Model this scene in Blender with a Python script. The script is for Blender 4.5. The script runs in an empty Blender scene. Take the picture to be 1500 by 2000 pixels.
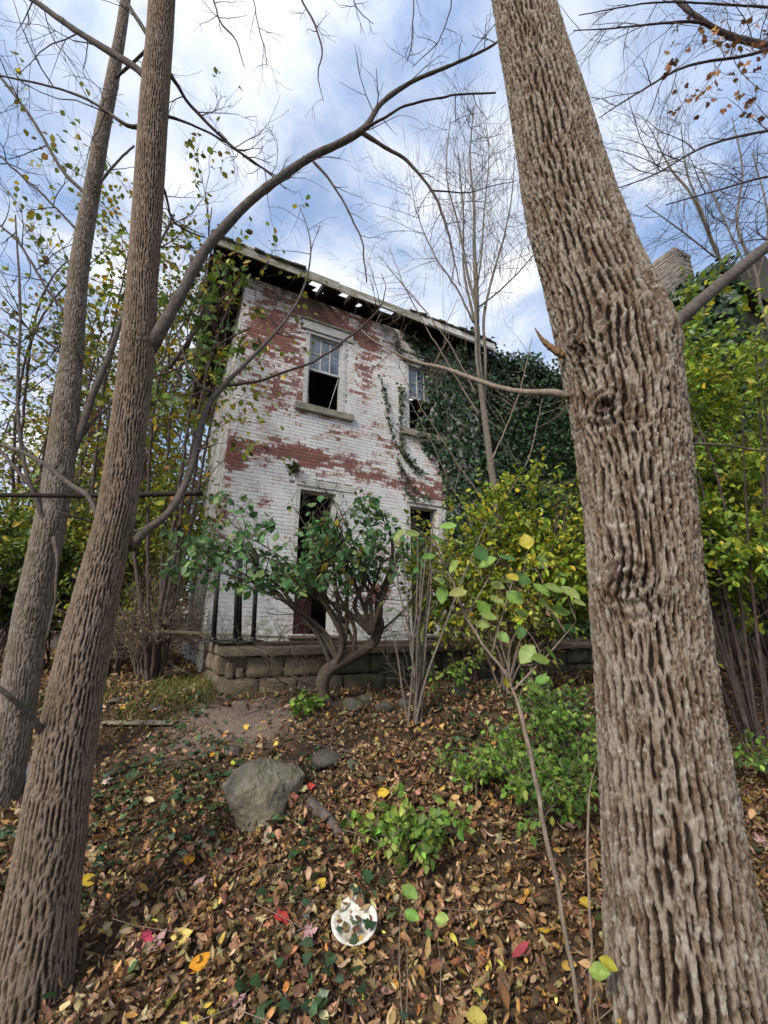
import bpy, math
import numpy as np
from mathutils import Vector

# ------------------------------------------------------------------ camera, sky, sun, exposure
scene = bpy.context.scene
EYE = 1.5                       # camera height above world zero
F = 830.0                       # focal length in photograph pixels (1500 x 2000)
PITCH = math.radians(16.0)
cam_d = bpy.data.cameras.new('camera'); cam = bpy.data.objects.new('camera', cam_d)
scene.collection.objects.link(cam); scene.camera = cam
cam_d.sensor_fit = 'VERTICAL'; cam_d.sensor_height = 24.0; cam_d.lens = 24.0 * F / 2000.0
cam_d.clip_start = 0.05; cam_d.clip_end = 2000
cam.location = (0, 0, EYE); cam.rotation_euler = (math.pi / 2 + PITCH, 0, 0)

SUN_DIR = Vector((-0.46, -0.66, 0.60)).normalized()      # towards the sun
world = bpy.data.worlds.new('World'); scene.world = world; world.use_nodes = True
wt = world.node_tree; wt.nodes.clear()
def wn(t, **k):
    n = wt.nodes.new(t)
    for a, b in k.items(): setattr(n, a, b)
    return n
w_out = wn('ShaderNodeOutputWorld'); w_mix = wn('ShaderNodeMixShader')
w_b1 = wn('ShaderNodeBackground'); w_b2 = wn('ShaderNodeBackground')
w_sky = wn('ShaderNodeTexSky', sky_type='NISHITA', sun_disc=False)
w_sky.sun_elevation = math.asin(SUN_DIR.z); w_sky.sun_rotation = math.atan2(SUN_DIR.x, SUN_DIR.y)
w_b1.inputs['Strength'].default_value = 0.15
wt.links.new(w_sky.outputs[0], w_b1.inputs['Color'])
w_tc = wn('ShaderNodeTexCoord'); w_sep = wn('ShaderNodeSeparateXYZ')
wt.links.new(w_tc.outputs['Generated'], w_sep.inputs[0])
w_zz = wn('ShaderNodeMath', operation='MAXIMUM'); w_zz.inputs[1].default_value = 0.0
wt.links.new(w_sep.outputs['Z'], w_zz.inputs[0])
w_za = wn('ShaderNodeMath', operation='ADD'); w_za.inputs[1].default_value = 0.22
wt.links.new(w_zz.outputs[0], w_za.inputs[0])
w_dv = wn('ShaderNodeVectorMath', operation='DIVIDE'); w_cb = wn('ShaderNodeCombineXYZ')
for i in range(3): wt.links.new(w_za.outputs[0], w_cb.inputs[i])
wt.links.new(w_tc.outputs['Generated'], w_dv.inputs[0]); wt.links.new(w_cb.outputs[0], w_dv.inputs[1])
w_n1 = wn('ShaderNodeTexNoise'); w_n1.inputs['Scale'].default_value = 2.6; w_n1.inputs['Detail'].default_value = 8
w_n1.inputs['Roughness'].default_value = 0.58; w_n1.inputs['Distortion'].default_value = 0.35
wt.links.new(w_dv.outputs[0], w_n1.inputs['Vector'])
w_r = wn('ShaderNodeValToRGB')
w_r.color_ramp.elements[0].position = 0.38; w_r.color_ramp.elements[0].color = (0.45,) * 3 + (1,)
w_r.color_ramp.elements[1].position = 0.58; w_r.color_ramp.elements[1].color = (1, 1, 1, 1)
wt.links.new(w_n1.outputs['Fac'], w_r.inputs[0])
w_n2 = wn('ShaderNodeTexNoise'); w_n2.inputs['Scale'].default_value = 3.1; w_n2.inputs['Detail'].default_value = 6
wt.links.new(w_dv.outputs[0], w_n2.inputs['Vector'])
w_r2 = wn('ShaderNodeValToRGB')
w_r2.color_ramp.elements[0].position = 0.40; w_r2.color_ramp.elements[0].color = (0.40, 0.55, 0.86, 1)
w_r2.color_ramp.elements[1].position = 0.60; w_r2.color_ramp.elements[1].color = (0.92, 0.94, 0.98, 1)
_e = w_r2.color_ramp.elements.new(0.50); _e.color = (0.70, 0.77, 0.92, 1)
w_av = wn('ShaderNodeMath', operation='MULTIPLY_ADD'); w_av.inputs[1].default_value = 0.35; wt.links.new(w_n2.outputs['Fac'], w_av.inputs[0])
w_av2 = wn('ShaderNodeMath', operation='MULTIPLY'); w_av2.inputs[1].default_value = 0.65; wt.links.new(w_n1.outputs['Fac'], w_av2.inputs[0]); wt.links.new(w_av2.outputs[0], w_av.inputs[2])
wt.links.new(w_av.outputs[0], w_r2.inputs[0])
wt.links.new(w_r2.outputs[0], w_b2.inputs['Color']); w_b2.inputs['Strength'].default_value = 0.77
wt.links.new(w_r.outputs[0], w_mix.inputs[0])
wt.links.new(w_b1.outputs[0], w_mix.inputs[1]); wt.links.new(w_b2.outputs[0], w_mix.inputs[2])
wt.links.new(w_mix.outputs[0], w_out.inputs['Surface'])

sun_d = bpy.data.lights.new('sun', 'SUN'); sun = bpy.data.objects.new('sun', sun_d)
scene.collection.objects.link(sun)
sun_d.energy = 2.5; sun_d.angle = math.radians(14); sun_d.color = (1.0, 0.94, 0.86)
sun.rotation_euler = SUN_DIR.to_track_quat('Z', 'Y').to_euler()

scene.view_settings.view_transform = 'Standard'; scene.view_settings.look = 'None'
scene.view_settings.exposure = 0.70; scene.view_settings.gamma = 1.0
scene.view_settings.use_curve_mapping = False
try:
    scene.cycles.use_denoising = True
    scene.cycles.max_bounces = 6; scene.cycles.diffuse_bounces = 3
    scene.cycles.transparent_max_bounces = 6
except Exception: pass

# ------------------------------------------------------------------ helpers
COL = scene.collection
CT, ST = math.cos(PITCH), math.sin(PITCH)
def ray(px, py):
    a = (px - 750.0) / F; b = (1000.0 - py) / F
    return np.array([a, CT - b * ST, ST + b * CT])
def at(px, py, Y):
    """world point seen at photograph pixel (px, py) and standing at forward distance Y"""
    d = ray(px, py); return np.array([0, 0, EYE]) + d * (Y / d[1])
def zc_of(p): return p[1] * CT + (p[2] - EYE) * ST
def proj(P):
    P = np.asarray(P, float); y = P[..., 1]; z = P[..., 2] - EYE
    zc = y * CT + z * ST; yc = -y * ST + z * CT
    return 750 + F * P[..., 0] / zc, 1000 - F * yc / zc

def _hash(ix, iy, iz, seed):
    h = (ix.astype(np.int64) * 374761393 + iy.astype(np.int64) * 668265263 + iz.astype(np.int64) * 2147483647 + seed * 1274126177) & 0xffffffff
    h = ((h ^ (h >> 13)) * 1274126177) & 0xffffffff
    h = ((h ^ (h >> 15)) * 2246822519) & 0xffffffff
    return ((h ^ (h >> 16)) & 0xffffff) / float(0xffffff)
def vnoise(P, seed=0):
    P = np.asarray(P, float); i = np.floor(P).astype(np.int64); f = P - i; f = f * f * (3 - 2 * f)
    r = 0
    for dx in (0, 1):
        for dy in (0, 1):
            for dz in (0, 1):
                w = (f[:, 0] if dx else 1 - f[:, 0]) * (f[:, 1] if dy else 1 - f[:, 1]) * (f[:, 2] if dz else 1 - f[:, 2])
                r = r + w * _hash(i[:, 0] + dx, i[:, 1] + dy, i[:, 2] + dz, seed)
    return r
def fbm(P, seed=0, oct=4, gain=0.5):
    P = np.asarray(P, float); r = 0; a = 1.0; t = 0
    for o in range(oct):
        r = r + a * vnoise(P * 2 ** o, seed + o); t += a; a *= gain
    return r / t
def worley(P, seed=0):
    P = np.asarray(P, float); i = np.floor(P).astype(np.int64)
    f1 = np.full(len(P), 9.0); f2 = np.full(len(P), 9.0); cid = np.zeros(len(P))
    for dx in (-1, 0, 1):
        for dy in (-1, 0, 1):
            for dz in (-1, 0, 1):
                cx, cy, cz = i[:, 0] + dx, i[:, 1] + dy, i[:, 2] + dz
                qx = cx + _hash(cx, cy, cz, seed); qy = cy + _hash(cx, cy, cz, seed + 11); qz = cz + _hash(cx, cy, cz, seed + 23)
                d = np.sqrt((P[:, 0] - qx) ** 2 + (P[:, 1] - qy) ** 2 + (P[:, 2] - qz) ** 2)
                near = d < f1
                f2 = np.where(near, f1, np.minimum(f2, d)); cid = np.where(near, _hash(cx, cy, cz, seed + 37), cid); f1 = np.where(near, d, f1)
    return f1, f2, cid

def nrm(v): 
    v = np.asarray(v, float); return v / (np.linalg.norm(v, axis=-1, keepdims=True) + 1e-9)

class Geo:
    """collects vertices, triangles, quads and per-vertex colours"""
    def __init__(s, flat=False): s.V = []; s.T = []; s.Q = []; s.C = []; s.n = 0; s.flat = flat
    def add(s, V, T=None, Q=None, C=None):
        V = np.asarray(V, float).reshape(-1, 3)
        if T is not None and len(T): s.T.append(np.asarray(T) + s.n)
        if Q is not None and len(Q): s.Q.append(np.asarray(Q) + s.n)
        s.V.append(V)
        if C is None: C = np.ones((len(V), 3))
        C = np.asarray(C, float)
        if C.ndim == 1: C = np.tile(C, (len(V), 1))
        s.C.append(C); s.n += len(V); return s
    def mesh(s, name, mat=None, smooth=False, off=None, col=False, attrs=None):
        V = np.concatenate(s.V) if s.V else np.zeros((0, 3))
        if off is not None: V = V - np.asarray(off)
        T = np.concatenate(s.T) if s.T else np.zeros((0, 3), int)
        Q = np.concatenate(s.Q) if s.Q else np.zeros((0, 4), int)
        me = bpy.data.meshes.new(name)
        me.vertices.add(len(V)); me.vertices.foreach_set('co', V.astype(np.float32).ravel())
        nl = T.size + Q.size; me.loops.add(nl); me.polygons.add(len(T) + len(Q))
        me.loops.foreach_set('vertex_index', np.concatenate([T.ravel(), Q.ravel()]).astype(np.int32))
        st = np.concatenate([np.arange(len(T)) * 3, T.size + np.arange(len(Q)) * 4]).astype(np.int32)
        me.polygons.foreach_set('loop_start', st)
        me.polygons.foreach_set('use_smooth', np.full(len(T) + len(Q), bool(smooth or not s.flat)))
        me.update(calc_edges=True)
        if col:
            a = me.attributes.new('Col', 'FLOAT_COLOR', 'POINT')
            c = np.concatenate(s.C); c = np.concatenate([c, np.ones((len(c), 1))], 1)
            a.data.foreach_set('color', c.astype(np.float32).ravel())
        for k, v in (attrs or {}).items():
            a = me.attributes.new(k, 'FLOAT', 'POINT'); a.data.foreach_set('value', np.asarray(v, np.float32))
        if mat: me.materials.append(mat)
        return me
def link(name, me, parent=None, loc=None):
    o = bpy.data.objects.new(name, me); COL.objects.link(o)
    if parent: o.parent = parent
    if loc is not None: o.location = loc
    return o
def tag(o, label=None, cat=None, group=None, kind=None):
    if label: o['label'] = label
    if cat: o['category'] = cat
    if group: o['group'] = group
    if kind: o['kind'] = kind
    return o
def thing(name, label, cat, loc=(0, 0, 0), rz=0, group=None):
    o = link(name, None, None, tuple(float(v) for v in loc)); o.rotation_euler = (0, 0, rz); o.empty_display_size = 0.1
    return tag(o, label, cat, group)
def put(name, geo, mat, parent=None, smooth=False, col=False, attrs=None, base=None):
    """a mesh object; with parent and base given the vertices are world points"""
    return link(name, geo.mesh(name, mat, smooth, base, col, attrs), parent)
def solo(name, geo, mat, label, cat, smooth=False, col=False, attrs=None, group=None, base=None):
    V = np.concatenate(geo.V)
    if base is None: base = np.array([V[:, 0].mean(), V[:, 1].mean(), V[:, 2].min()])
    o = link(name, geo.mesh(name, mat, smooth, base, col, attrs), None, tuple(float(v) for v in base))
    return tag(o, label, cat, group)

_CS = np.array([(a, b, d) for a in (0, 1) for b in (0, 1) for d in (0, 1) for ax in range(3)]); _CA = np.tile(np.eye(3, dtype=bool), (8, 1)); _CT = []
def cham(x0, x1, y0, y1, z0, z1, c=0.004):
    if not _CT: r = cham_full(0, 1, 0, 1, 0, 1, .1); _CT.extend([r[1], r[2]])
    lo = np.array([x0, y0, z0], float); hi = np.array([x1, y1, z1], float); cc = np.where(_CA, 0.0, c)
    return np.where(_CS == 1, hi - cc, lo + cc), _CT[0], _CT[1]
def cham_full(x0, x1, y0, y1, z0, z1, c=0.004):
    """box with chamfered edges: 24 vertices, 44 triangles"""
    lo = np.array([x0, y0, z0]); hi = np.array([x1, y1, z1]); V = []; idx = {}
    for sx in (0, 1):
        for sy in (0, 1):
            for sz in (0, 1):
                s = (sx, sy, sz)
                for ax in range(3):
                    p = np.where(np.array(s) == 1, hi - c, lo + c).astype(float)
                    p[ax] = hi[ax] if s[ax] else lo[ax]
                    idx[s + (ax,)] = len(V); V.append(p)
    Q = []; T = []
    def face(ax, side):
        o = [a for a in range(3) if a != ax]
        r = []
        for a, b in ((0, 0), (1, 0), (1, 1), (0, 1)):
            s = [0, 0, 0]; s[ax] = side; s[o[0]] = a; s[o[1]] = b; r.append(idx[tuple(s) + (ax,)])
        flip = (side == 0) ^ (ax == 1)
        return r[::-1] if flip else r
    for ax in range(3):
        for side in (0, 1): Q.append(face(ax, side))
    ctr = (lo + hi) / 2
    def fix(f):
        p = [V[i] for i in f]; nn = np.cross(p[1] - p[0], p[2] - p[0])
        return f if np.dot(nn, sum(p) / len(p) - ctr) > 0 else f[::-1]
    for ax in range(3):
        o = [a for a in range(3) if a != ax]
        for a in (0, 1):
            for b in (0, 1):
                s0 = [0, 0, 0]; s0[o[0]] = a; s0[o[1]] = b; s1 = list(s0); s1[ax] = 1
                Q.append(fix([idx[tuple(s0) + (o[0],)], idx[tuple(s1) + (o[0],)], idx[tuple(s1) + (o[1],)], idx[tuple(s0) + (o[1],)]]))
    for sx in (0, 1):
        for sy in (0, 1):
            for sz in (0, 1): T.append(fix([idx[(sx, sy, sz, k)] for k in range(3)]))
    return np.array(V), np.array(T), np.array([fix(q) for q in Q])
def gbox(*a, c=0.004, jit=0.0, rg=None):
    g = Geo(True); V, T, Q = cham(*a, c=c)
    if jit: V = V + rg.normal(0, jit, V.shape)
    return g.add(V, T, Q)

def smooth_line(P, R, step):
    """Catmull-Rom resampling of points and radii"""
    P = np.asarray(P, float); R = np.asarray(R, float); n = len(P)
    if n == 2: Pe = np.vstack([2 * P[0] - P[1], P, 2 * P[1] - P[0]])
    else: Pe = np.vstack([2 * P[0] - P[1], P, 2 * P[-1] - P[-2]])
    oP, oR = [], []
    for i in range(n - 1):
        a, b, c, d = Pe[i], Pe[i + 1], Pe[i + 2], Pe[i + 3]
        k = max(2, int(np.linalg.norm(c - b) / step)); t = np.linspace(0, 1, k, endpoint=False)[:, None]
        oP.append(0.5 * (2 * b + (c - a) * t + (2 * a - 5 * b + 4 * c - d) * t * t + (3 * b - a - 3 * c + d) * t ** 3))
        oR.append(R[i] + (R[i + 1] - R[i]) * t[:, 0])
    oP.append(P[-1:]); oR.append(R[-1:])
    return np.concatenate(oP), np.concatenate(oR)
def frames(P):
    T = nrm(np.gradient(P, axis=0)); ref = np.array([0, 1.0, 0.0]) if abs(T[0][1]) < 0.9 else np.array([1.0, 0, 0])
    N = np.zeros_like(P); n = nrm(np.cross(np.cross(T[0], ref), T[0]))
    for i in range(len(P)):
        n = n - T[i] * np.dot(n, T[i]); n = n / (np.linalg.norm(n) + 1e-9); N[i] = n
    return T, N, np.cross(T, N)
def tube(g, P, R, sides=5, C=None):
    P = np.asarray(P, float); R = np.asarray(R, float)
    T, N, B = frames(P); a = np.arange(sides) * 2 * np.pi / sides
    V = (P[:, None] + R[:, None, None] * (np.cos(a)[None, :, None] * N[:, None] + np.sin(a)[None, :, None] * B[:, None])).reshape(-1, 3)
    n = len(P); i = np.arange(n - 1)[:, None] * sides; j = np.arange(sides)[None]; k = (j + 1) % sides
    Q = np.stack([i + j, i + k, i + sides + k, i + sides + j], -1).reshape(-1, 4)
    V = np.vstack([V, P[:1], P[-1:]]); c0, c1 = n * sides, n * sides + 1; jj = np.arange(sides); kk = (jj + 1) % sides
    Tt = np.vstack([np.stack([kk, jj, np.full(sides, c0)], -1), np.stack([(n - 1) * sides + jj, (n - 1) * sides + kk, np.full(sides, c1)], -1)])
    g.add(V, Tt, Q, C)
def grow(out, p, d, L, r, depth, rg, wig=0.16, grav=0.0, nch=3, tips=None, seg=0.09, spread=0.8, ratio=(0.4, 0.72), rmin=0.0012):
    """a wandering twig with side twigs; out gets (points, radii), tips gets (point, direction)"""
    n = int(min(14, max(3, L / seg))); pts = [np.array(p, float)]; d = nrm(d); ds = [d]
    for i in range(n):
        d = nrm(d + rg.normal(0, wig, 3) + np.array([0, 0, grav])); pts.append(pts[-1] + d * (L / n)); ds.append(d)
    out.append((np.array(pts), np.linspace(r, max(r * 0.45, rmin), n + 1)))
    if tips is not None:
        for i in range(max(1, n // 2), n + 1): tips.append((pts[i], ds[i]))
    if depth > 0:
        for k in range(nch):
            i = int(rg.integers(max(1, n // 5), n + 1)); q = rg.normal(0, 1, 3); q = nrm(q - ds[i] * np.dot(q, ds[i]))
            grow(out, pts[i], nrm(ds[i] + q * spread * rg.uniform(0.6, 1.3)), L * rg.uniform(*ratio), max(r * 0.55 * (1 - 0.4 * i / n), rmin), depth - 1, rg, wig, grav, nch, tips, seg, spread, ratio, rmin)
def tubes(g, out, sides=4):
    for P, R in out: tube(g, P, R, sides)
    return g
def pline(L, wide=.75):
    """photograph pixels (px, py, Y, width in pixels) to world points and radii"""
    P = np.array([at(a, b, c) for a, b, c, w in L]); R = np.array([w * 0.5 * zc_of(p) / F * (1 + ((a - 750) ** 2 + (b - 1000) ** 2) / F ** 2) ** (-.5 * wide) for p, (a, b, c, w) in zip(P, L)])
    return P, R

# leaf templates: length along +x from the stalk, normal +z
def tm_ovate(w=0.30, fold=0.10, curl=0.0, k=4):
    xs = np.linspace(0, 1, k + 1); hw = w * np.sin(np.pi * np.clip(xs, 0, 1) ** 0.8) ** 0.85; hw[0] = 0.02; hw[-1] = 0.0
    V = []
    for x, h in zip(xs, hw):
        if abs(curl) > 1e-3: a = curl * x; X, Z = math.sin(a) / curl, (1 - math.cos(a)) / curl
        else: X, Z = x, 0
        V += [(X, h, Z + fold * h * 2), (X, 0, Z), (X, -h, Z + fold * h * 2)]
    Q = []
    for i in range(k):
        Q += [(3 * i + 1, 3 * i + 4, 3 * i + 3, 3 * i), (3 * i + 2, 3 * i + 5, 3 * i + 4, 3 * i + 1)]
    return np.array(V), None, np.array(Q)
def tm_small(w=0.28, fold=0.15):
    V = np.array([(0, 0, 0), (.35, w, fold * .5), (.72, w * .7, fold * .35), (1, 0, -.06), (.72, -w * .7, fold * .35), (.35, -w, fold * .5), (.5, 0, 0)])
    T = np.array([(0, 6, 1), (1, 6, 2), (2, 6, 3), (3, 6, 4), (4, 6, 5), (5, 6, 0)])[:, ::-1]
    return V, T, None
def tm_lobed(pts, rip=0.06):
    V = [(0.42, 0, 0)]; 
    out = [(x, y) for x, y in pts] + [(x, -y) for x, y in pts[::-1][1:-1]] if pts[-1][1] == 0 else pts
    for i, (x, y) in enumerate(out): V.append((x, y, rip * math.sin(i * 2.3) - 0.10 * abs(y)))
    n = len(out); T = [(0, 1 + (i + 1) % n, 1 + i) for i in range(n)]
    return np.array(V), np.array(T), None
MAPLE = tm_lobed([(0, 0), (.08, .22), (-.05, .42), (.22, .38), (.30, .62), (.48, .42), (.62, .52), (.60, .24), (.76, .22), (1.0, 0)], 0.09)
IVY = tm_lobed([(0.05, 0), (-.02, .26), (.10, .42), (.28, .34), (.42, .50), (.58, .28), (1.0, 0)], 0.03)
HEART = tm_lobed([(0.04, 0), (-.06, .2), (.10, .42), (.45, .42), (.75, .2), (1.0, 0)], 0.02)
OV = [tm_ovate(.30, .12, .35), tm_ovate(.27, .3, .9), tm_ovate(.25, .55, 1.7), tm_ovate(.22, -.2, .7)]
LONG = [tm_ovate(.17, .25, .6), tm_ovate(.15, .5, 1.5), tm_ovate(.16, -.3, 1.0)]
SMALL = tm_small()
def batch(g, tm, P, D, N, S, C):
    """copies of one leaf template at points P along D with normals N, size S, colour C"""
    P = np.asarray(P, float); 
    if len(P) == 0: return g
    V, T, Q = tm; X = nrm(D); Z = nrm(N - X * np.sum(N * X, 1, keepdims=True)); Y = np.cross(Z, X); n, k = len(P), len(V)
    S = np.broadcast_to(np.asarray(S, float), (n,))
    W = P[:, None] + S[:, None, None] * (V[None, :, 0:1] * X[:, None] + V[None, :, 1:2] * Y[:, None] + V[None, :, 2:3] * Z[:, None])
    o = (np.arange(n) * k)[:, None, None]
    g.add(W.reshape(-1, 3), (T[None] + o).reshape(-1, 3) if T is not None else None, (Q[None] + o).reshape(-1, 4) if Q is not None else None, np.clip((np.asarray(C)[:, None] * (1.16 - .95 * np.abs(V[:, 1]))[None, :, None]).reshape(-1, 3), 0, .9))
    return g
def pal(rg, n, cols, w=None, var=0.18):
    cols = np.array(cols, float); w = None if w is None else np.array(w, float) / sum(w)
    c = cols[rg.choice(len(cols), n, p=w)]; return np.clip(c * rg.lognormal(0, var, (n, 1)) * rg.lognormal(0, var * .4, (n, 3)), 0.004, 0.85)

# ------------------------------------------------------------------ materials
class NT:
    def __init__(s, name):
        s.m = bpy.data.materials.new(name); s.m.use_nodes = True; s.t = s.m.node_tree; s.t.nodes.clear()
        s.o = s.t.nodes.new('ShaderNodeOutputMaterial')
    def n(s, t, ins=None, **k):
        x = s.t.nodes.new(t)
        for a, b in k.items(): setattr(x, a, b)
        for a, b in (ins or {}).items():
            if isinstance(b, bpy.types.NodeSocket): s.t.links.new(b, x.inputs[a])
            else: x.inputs[a].default_value = b
        return x
    def math(s, op, a, b=0.0, c=None, clamp=False):
        d = {0: a, 1: b}
        if c is not None: d[2] = c
        x = s.n('ShaderNodeMath', d, operation=op); x.use_clamp = clamp; return x.outputs[0]
    def noise(s, vec, scale, detail=4, rough=0.55, dist=0.0):
        d = {'Scale': scale, 'Detail': detail, 'Roughness': rough, 'Distortion': dist}
        if vec is not None: d['Vector'] = vec
        return s.n('ShaderNodeTexNoise', d).outputs['Fac']
    def ramp(s, f, stops):
        x = s.n('ShaderNodeValToRGB', {0: f}); e = x.color_ramp.elements
        while len(e) < len(stops): e.new(0.5)
        for i, (p, c) in enumerate(stops):
            e[i].position = p; e[i].color = (tuple(c) if hasattr(c, '__len__') else (c, c, c)) + (1,)
        return x.outputs[0]
    def mix(s, f, a, b, mode='MIX'):
        x = s.n('ShaderNodeMix', data_type='RGBA', blend_type=mode)
        for k, v in ((0, f), (6, a), (7, b)):
            if isinstance(v, bpy.types.NodeSocket): s.t.links.new(v, x.inputs[k])
            else: x.inputs[k].default_value = v if not hasattr(v, '__len__') else (tuple(v) + (1,))[:4]
        return x.outputs[2]
    def bump(s, h, strength=0.5, dist=0.01):
        return s.n('ShaderNodeBump', {'Height': h, 'Strength': strength, 'Distance': dist}).outputs[0]
    def done(s, col, rough=0.85, normal=None, spec=0.3, metal=0.0, trans=0.0):
        d = {'Base Color': col if isinstance(col, bpy.types.NodeSocket) else tuple(col) + (1,), 'Roughness': rough, 'Metallic': metal, 'Specular IOR Level': spec}
        if normal is not None: d['Normal'] = normal
        p = s.n('ShaderNodeBsdfPrincipled', d); sh = p.outputs[0]
        if trans:
            d2 = {'Color': col if isinstance(col, bpy.types.NodeSocket) else tuple(col) + (1,)}
            tr = s.n('ShaderNodeBsdfTranslucent', d2); sh = s.n('ShaderNodeMixShader', {0: trans, 1: sh, 2: tr.outputs[0]}).outputs[0]
        s.t.links.new(sh, s.o.inputs['Surface']); return s.m
    def pos(s): return s.n('ShaderNodeNewGeometry').outputs['Position']
    def obj(s): return s.n('ShaderNodeTexCoord').outputs['Object']

def leaf_mat(name, trans=0.35, rough=0.5, spec=0.35):
    t = NT(name); c = t.n('ShaderNodeAttribute', attribute_name='Col').outputs['Color']
    f = t.noise(t.pos(), 60, 3); c2 = t.mix(t.ramp(f, [(0.3, 0.0), (0.75, 1.0)]), c, t.mix(1.0, c, (.62, .58, .5), 'MULTIPLY'))
    return t.done(c2, rough, None, spec, 0, trans)
M_LEAF = leaf_mat('green leaf'); M_DEAD = leaf_mat('dry leaf', 0.12, 0.75, 0.2); M_IVY = leaf_mat('ivy leaf', 0.12, 0.42, 0.4)
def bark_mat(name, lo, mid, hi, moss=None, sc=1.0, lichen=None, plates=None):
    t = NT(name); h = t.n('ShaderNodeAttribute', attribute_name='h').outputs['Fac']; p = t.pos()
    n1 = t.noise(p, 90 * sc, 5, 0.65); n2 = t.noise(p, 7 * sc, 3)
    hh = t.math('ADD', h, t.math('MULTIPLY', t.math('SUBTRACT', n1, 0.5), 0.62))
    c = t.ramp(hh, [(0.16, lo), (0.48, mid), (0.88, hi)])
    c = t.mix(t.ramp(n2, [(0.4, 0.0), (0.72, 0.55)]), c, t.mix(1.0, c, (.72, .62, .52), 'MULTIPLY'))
    if plates: c = t.mix(t.ramp(t.n('ShaderNodeAttribute', attribute_name='k').outputs['Fac'], [(0.30, 0.85), (0.62, 0.0)]), c, t.mix(1.0, c, plates, 'MULTIPLY'))
    if lichen: 
        n3 = t.noise(p, 22, 4, 0.6); c = t.mix(t.math('MULTIPLY', t.ramp(n3, [(0.55, 0.0), (0.68, 0.7)]), t.ramp(h, [(0.45, 0.0), (0.75, 1.0)])), c, lichen)
    if moss:
        n4 = t.noise(p, 3.5, 4); c = t.mix(t.ramp(n4, [(0.5, 0.0), (0.75, 0.5)]), c, moss)
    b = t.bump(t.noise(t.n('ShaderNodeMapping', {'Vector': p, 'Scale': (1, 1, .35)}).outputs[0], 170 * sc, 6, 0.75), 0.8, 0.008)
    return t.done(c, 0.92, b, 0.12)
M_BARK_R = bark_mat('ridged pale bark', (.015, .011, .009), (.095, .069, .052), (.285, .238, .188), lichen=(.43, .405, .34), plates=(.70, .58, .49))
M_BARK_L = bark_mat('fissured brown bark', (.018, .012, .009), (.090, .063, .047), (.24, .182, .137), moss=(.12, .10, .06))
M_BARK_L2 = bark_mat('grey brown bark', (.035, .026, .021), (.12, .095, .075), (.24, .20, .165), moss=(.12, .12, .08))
def limb_mat(name, a, b, c=None, sc=30):
    t = NT(name); p = t.pos(); n = t.noise(p, sc, 5, 0.65); col = t.ramp(n, [(0.3, a), (0.7, b)])
    if c: col = t.mix(t.ramp(t.noise(p, 6, 3), [(0.5, 0.0), (0.7, 0.6)]), col, c)
    return t.done(col, 0.9, t.bump(t.noise(p, sc * 3, 5, 0.75), 0.9, 0.008), 0.15)
M_LIMB = limb_mat('smooth grey limb bark', (.055, .046, .040), (.155, .130, .110))
M_TWIG = limb_mat('dark twig bark', (.05, .036, .032), (.12, .09, .08), sc=18)
M_TWIG_PALE = limb_mat('pale twig bark', (.15, .115, .085), (.30, .24, .185), sc=25)
M_CENTRE = limb_mat('tan young bark', (.10, .082, .065), (.22, .185, .15), (.13, .125, .09))
M_GNARL = limb_mat('mossy gnarled bark', (.040, .030, .024), (.115, .088, .068), (.075, .08, .045))
M_DARKPOLE = limb_mat('dark dead wood', (.018, .014, .012), (.055, .042, .035), sc=40)

# house frame: local x runs along the front wall, local y into the house, local z is height above the eye
HC = np.array([-2.36, 5.885]); HR = math.radians(27.0); HU = np.array([math.cos(HR), math.sin(HR)]); HV = np.array([-math.sin(HR), math.cos(HR)])
def house(s, d, z): return np.array([HC[0] + HU[0] * s + HV[0] * d, HC[1] + HU[1] * s + HV[1] * d, EYE + z])
BW, BH = 0.200, 0.059
BLOBS = [  # (s, z, radius s, radius z, weight): where the white paint has come off the brick
    (0.58, 5.05, .55, .85, .76), (0.82, 4.3, .40, .75, .62), (1.3, 5.65, .8, .30, .95), (2.3, 5.45, .40, .35, .8), (0.75, 3.9, .45, .30, .5),
    (2.25, 4.7, .28, .5, .42), (1.0, 2.78, 1.4, .22, .72), (0.10, 2.62, .22, .36, .95), (2.8, 2.66, 1.1, .18, .60), (3.9, 2.5, .7, .25, .6), (0.5, 3.6, .7, .35, .32),
    (1.7, 3.25, .6, .4, .30), (2.55, .60, .20, .16, .8), (2.2, .25, .4, .10, .45), (0.55, 1.95, .30, .14, .42), (2.7, 3.3, .4, .25, .3), (0.05, 1.5, .10, .9, .35)]
def house_coords(t):
    p = t.n('ShaderNodeVectorMath', {0: t.pos(), 1: (HC[0], HC[1], EYE)}, operation='SUBTRACT').outputs[0]
    s = t.n('ShaderNodeVectorMath', {0: p, 1: (HU[0], HU[1], 0)}, operation='DOT_PRODUCT').outputs['Value']
    q = t.n('ShaderNodeVectorMath', {0: p, 1: (HV[0], HV[1], 0)}, operation='DOT_PRODUCT').outputs['Value']
    z = t.n('ShaderNodeSeparateXYZ', {0: p}).outputs['Z']
    return p, t.math('SUBTRACT', s, q), z
def peel_mask(t, p, s, z):
    acc = None
    for bs, bz, rs, rz, w in BLOBS:
        a = t.math('POWER', t.math('DIVIDE', t.math('SUBTRACT', s, bs), rs), 2.0); b = t.math('POWER', t.math('DIVIDE', t.math('SUBTRACT', z, bz), rz), 2.0)
        e = t.math('MULTIPLY', t.math('EXPONENT', t.math('MULTIPLY', t.math('ADD', a, b), -1.0)), w)
        acc = e if acc is None else t.math('MAXIMUM', acc, e)
    return acc
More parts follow.
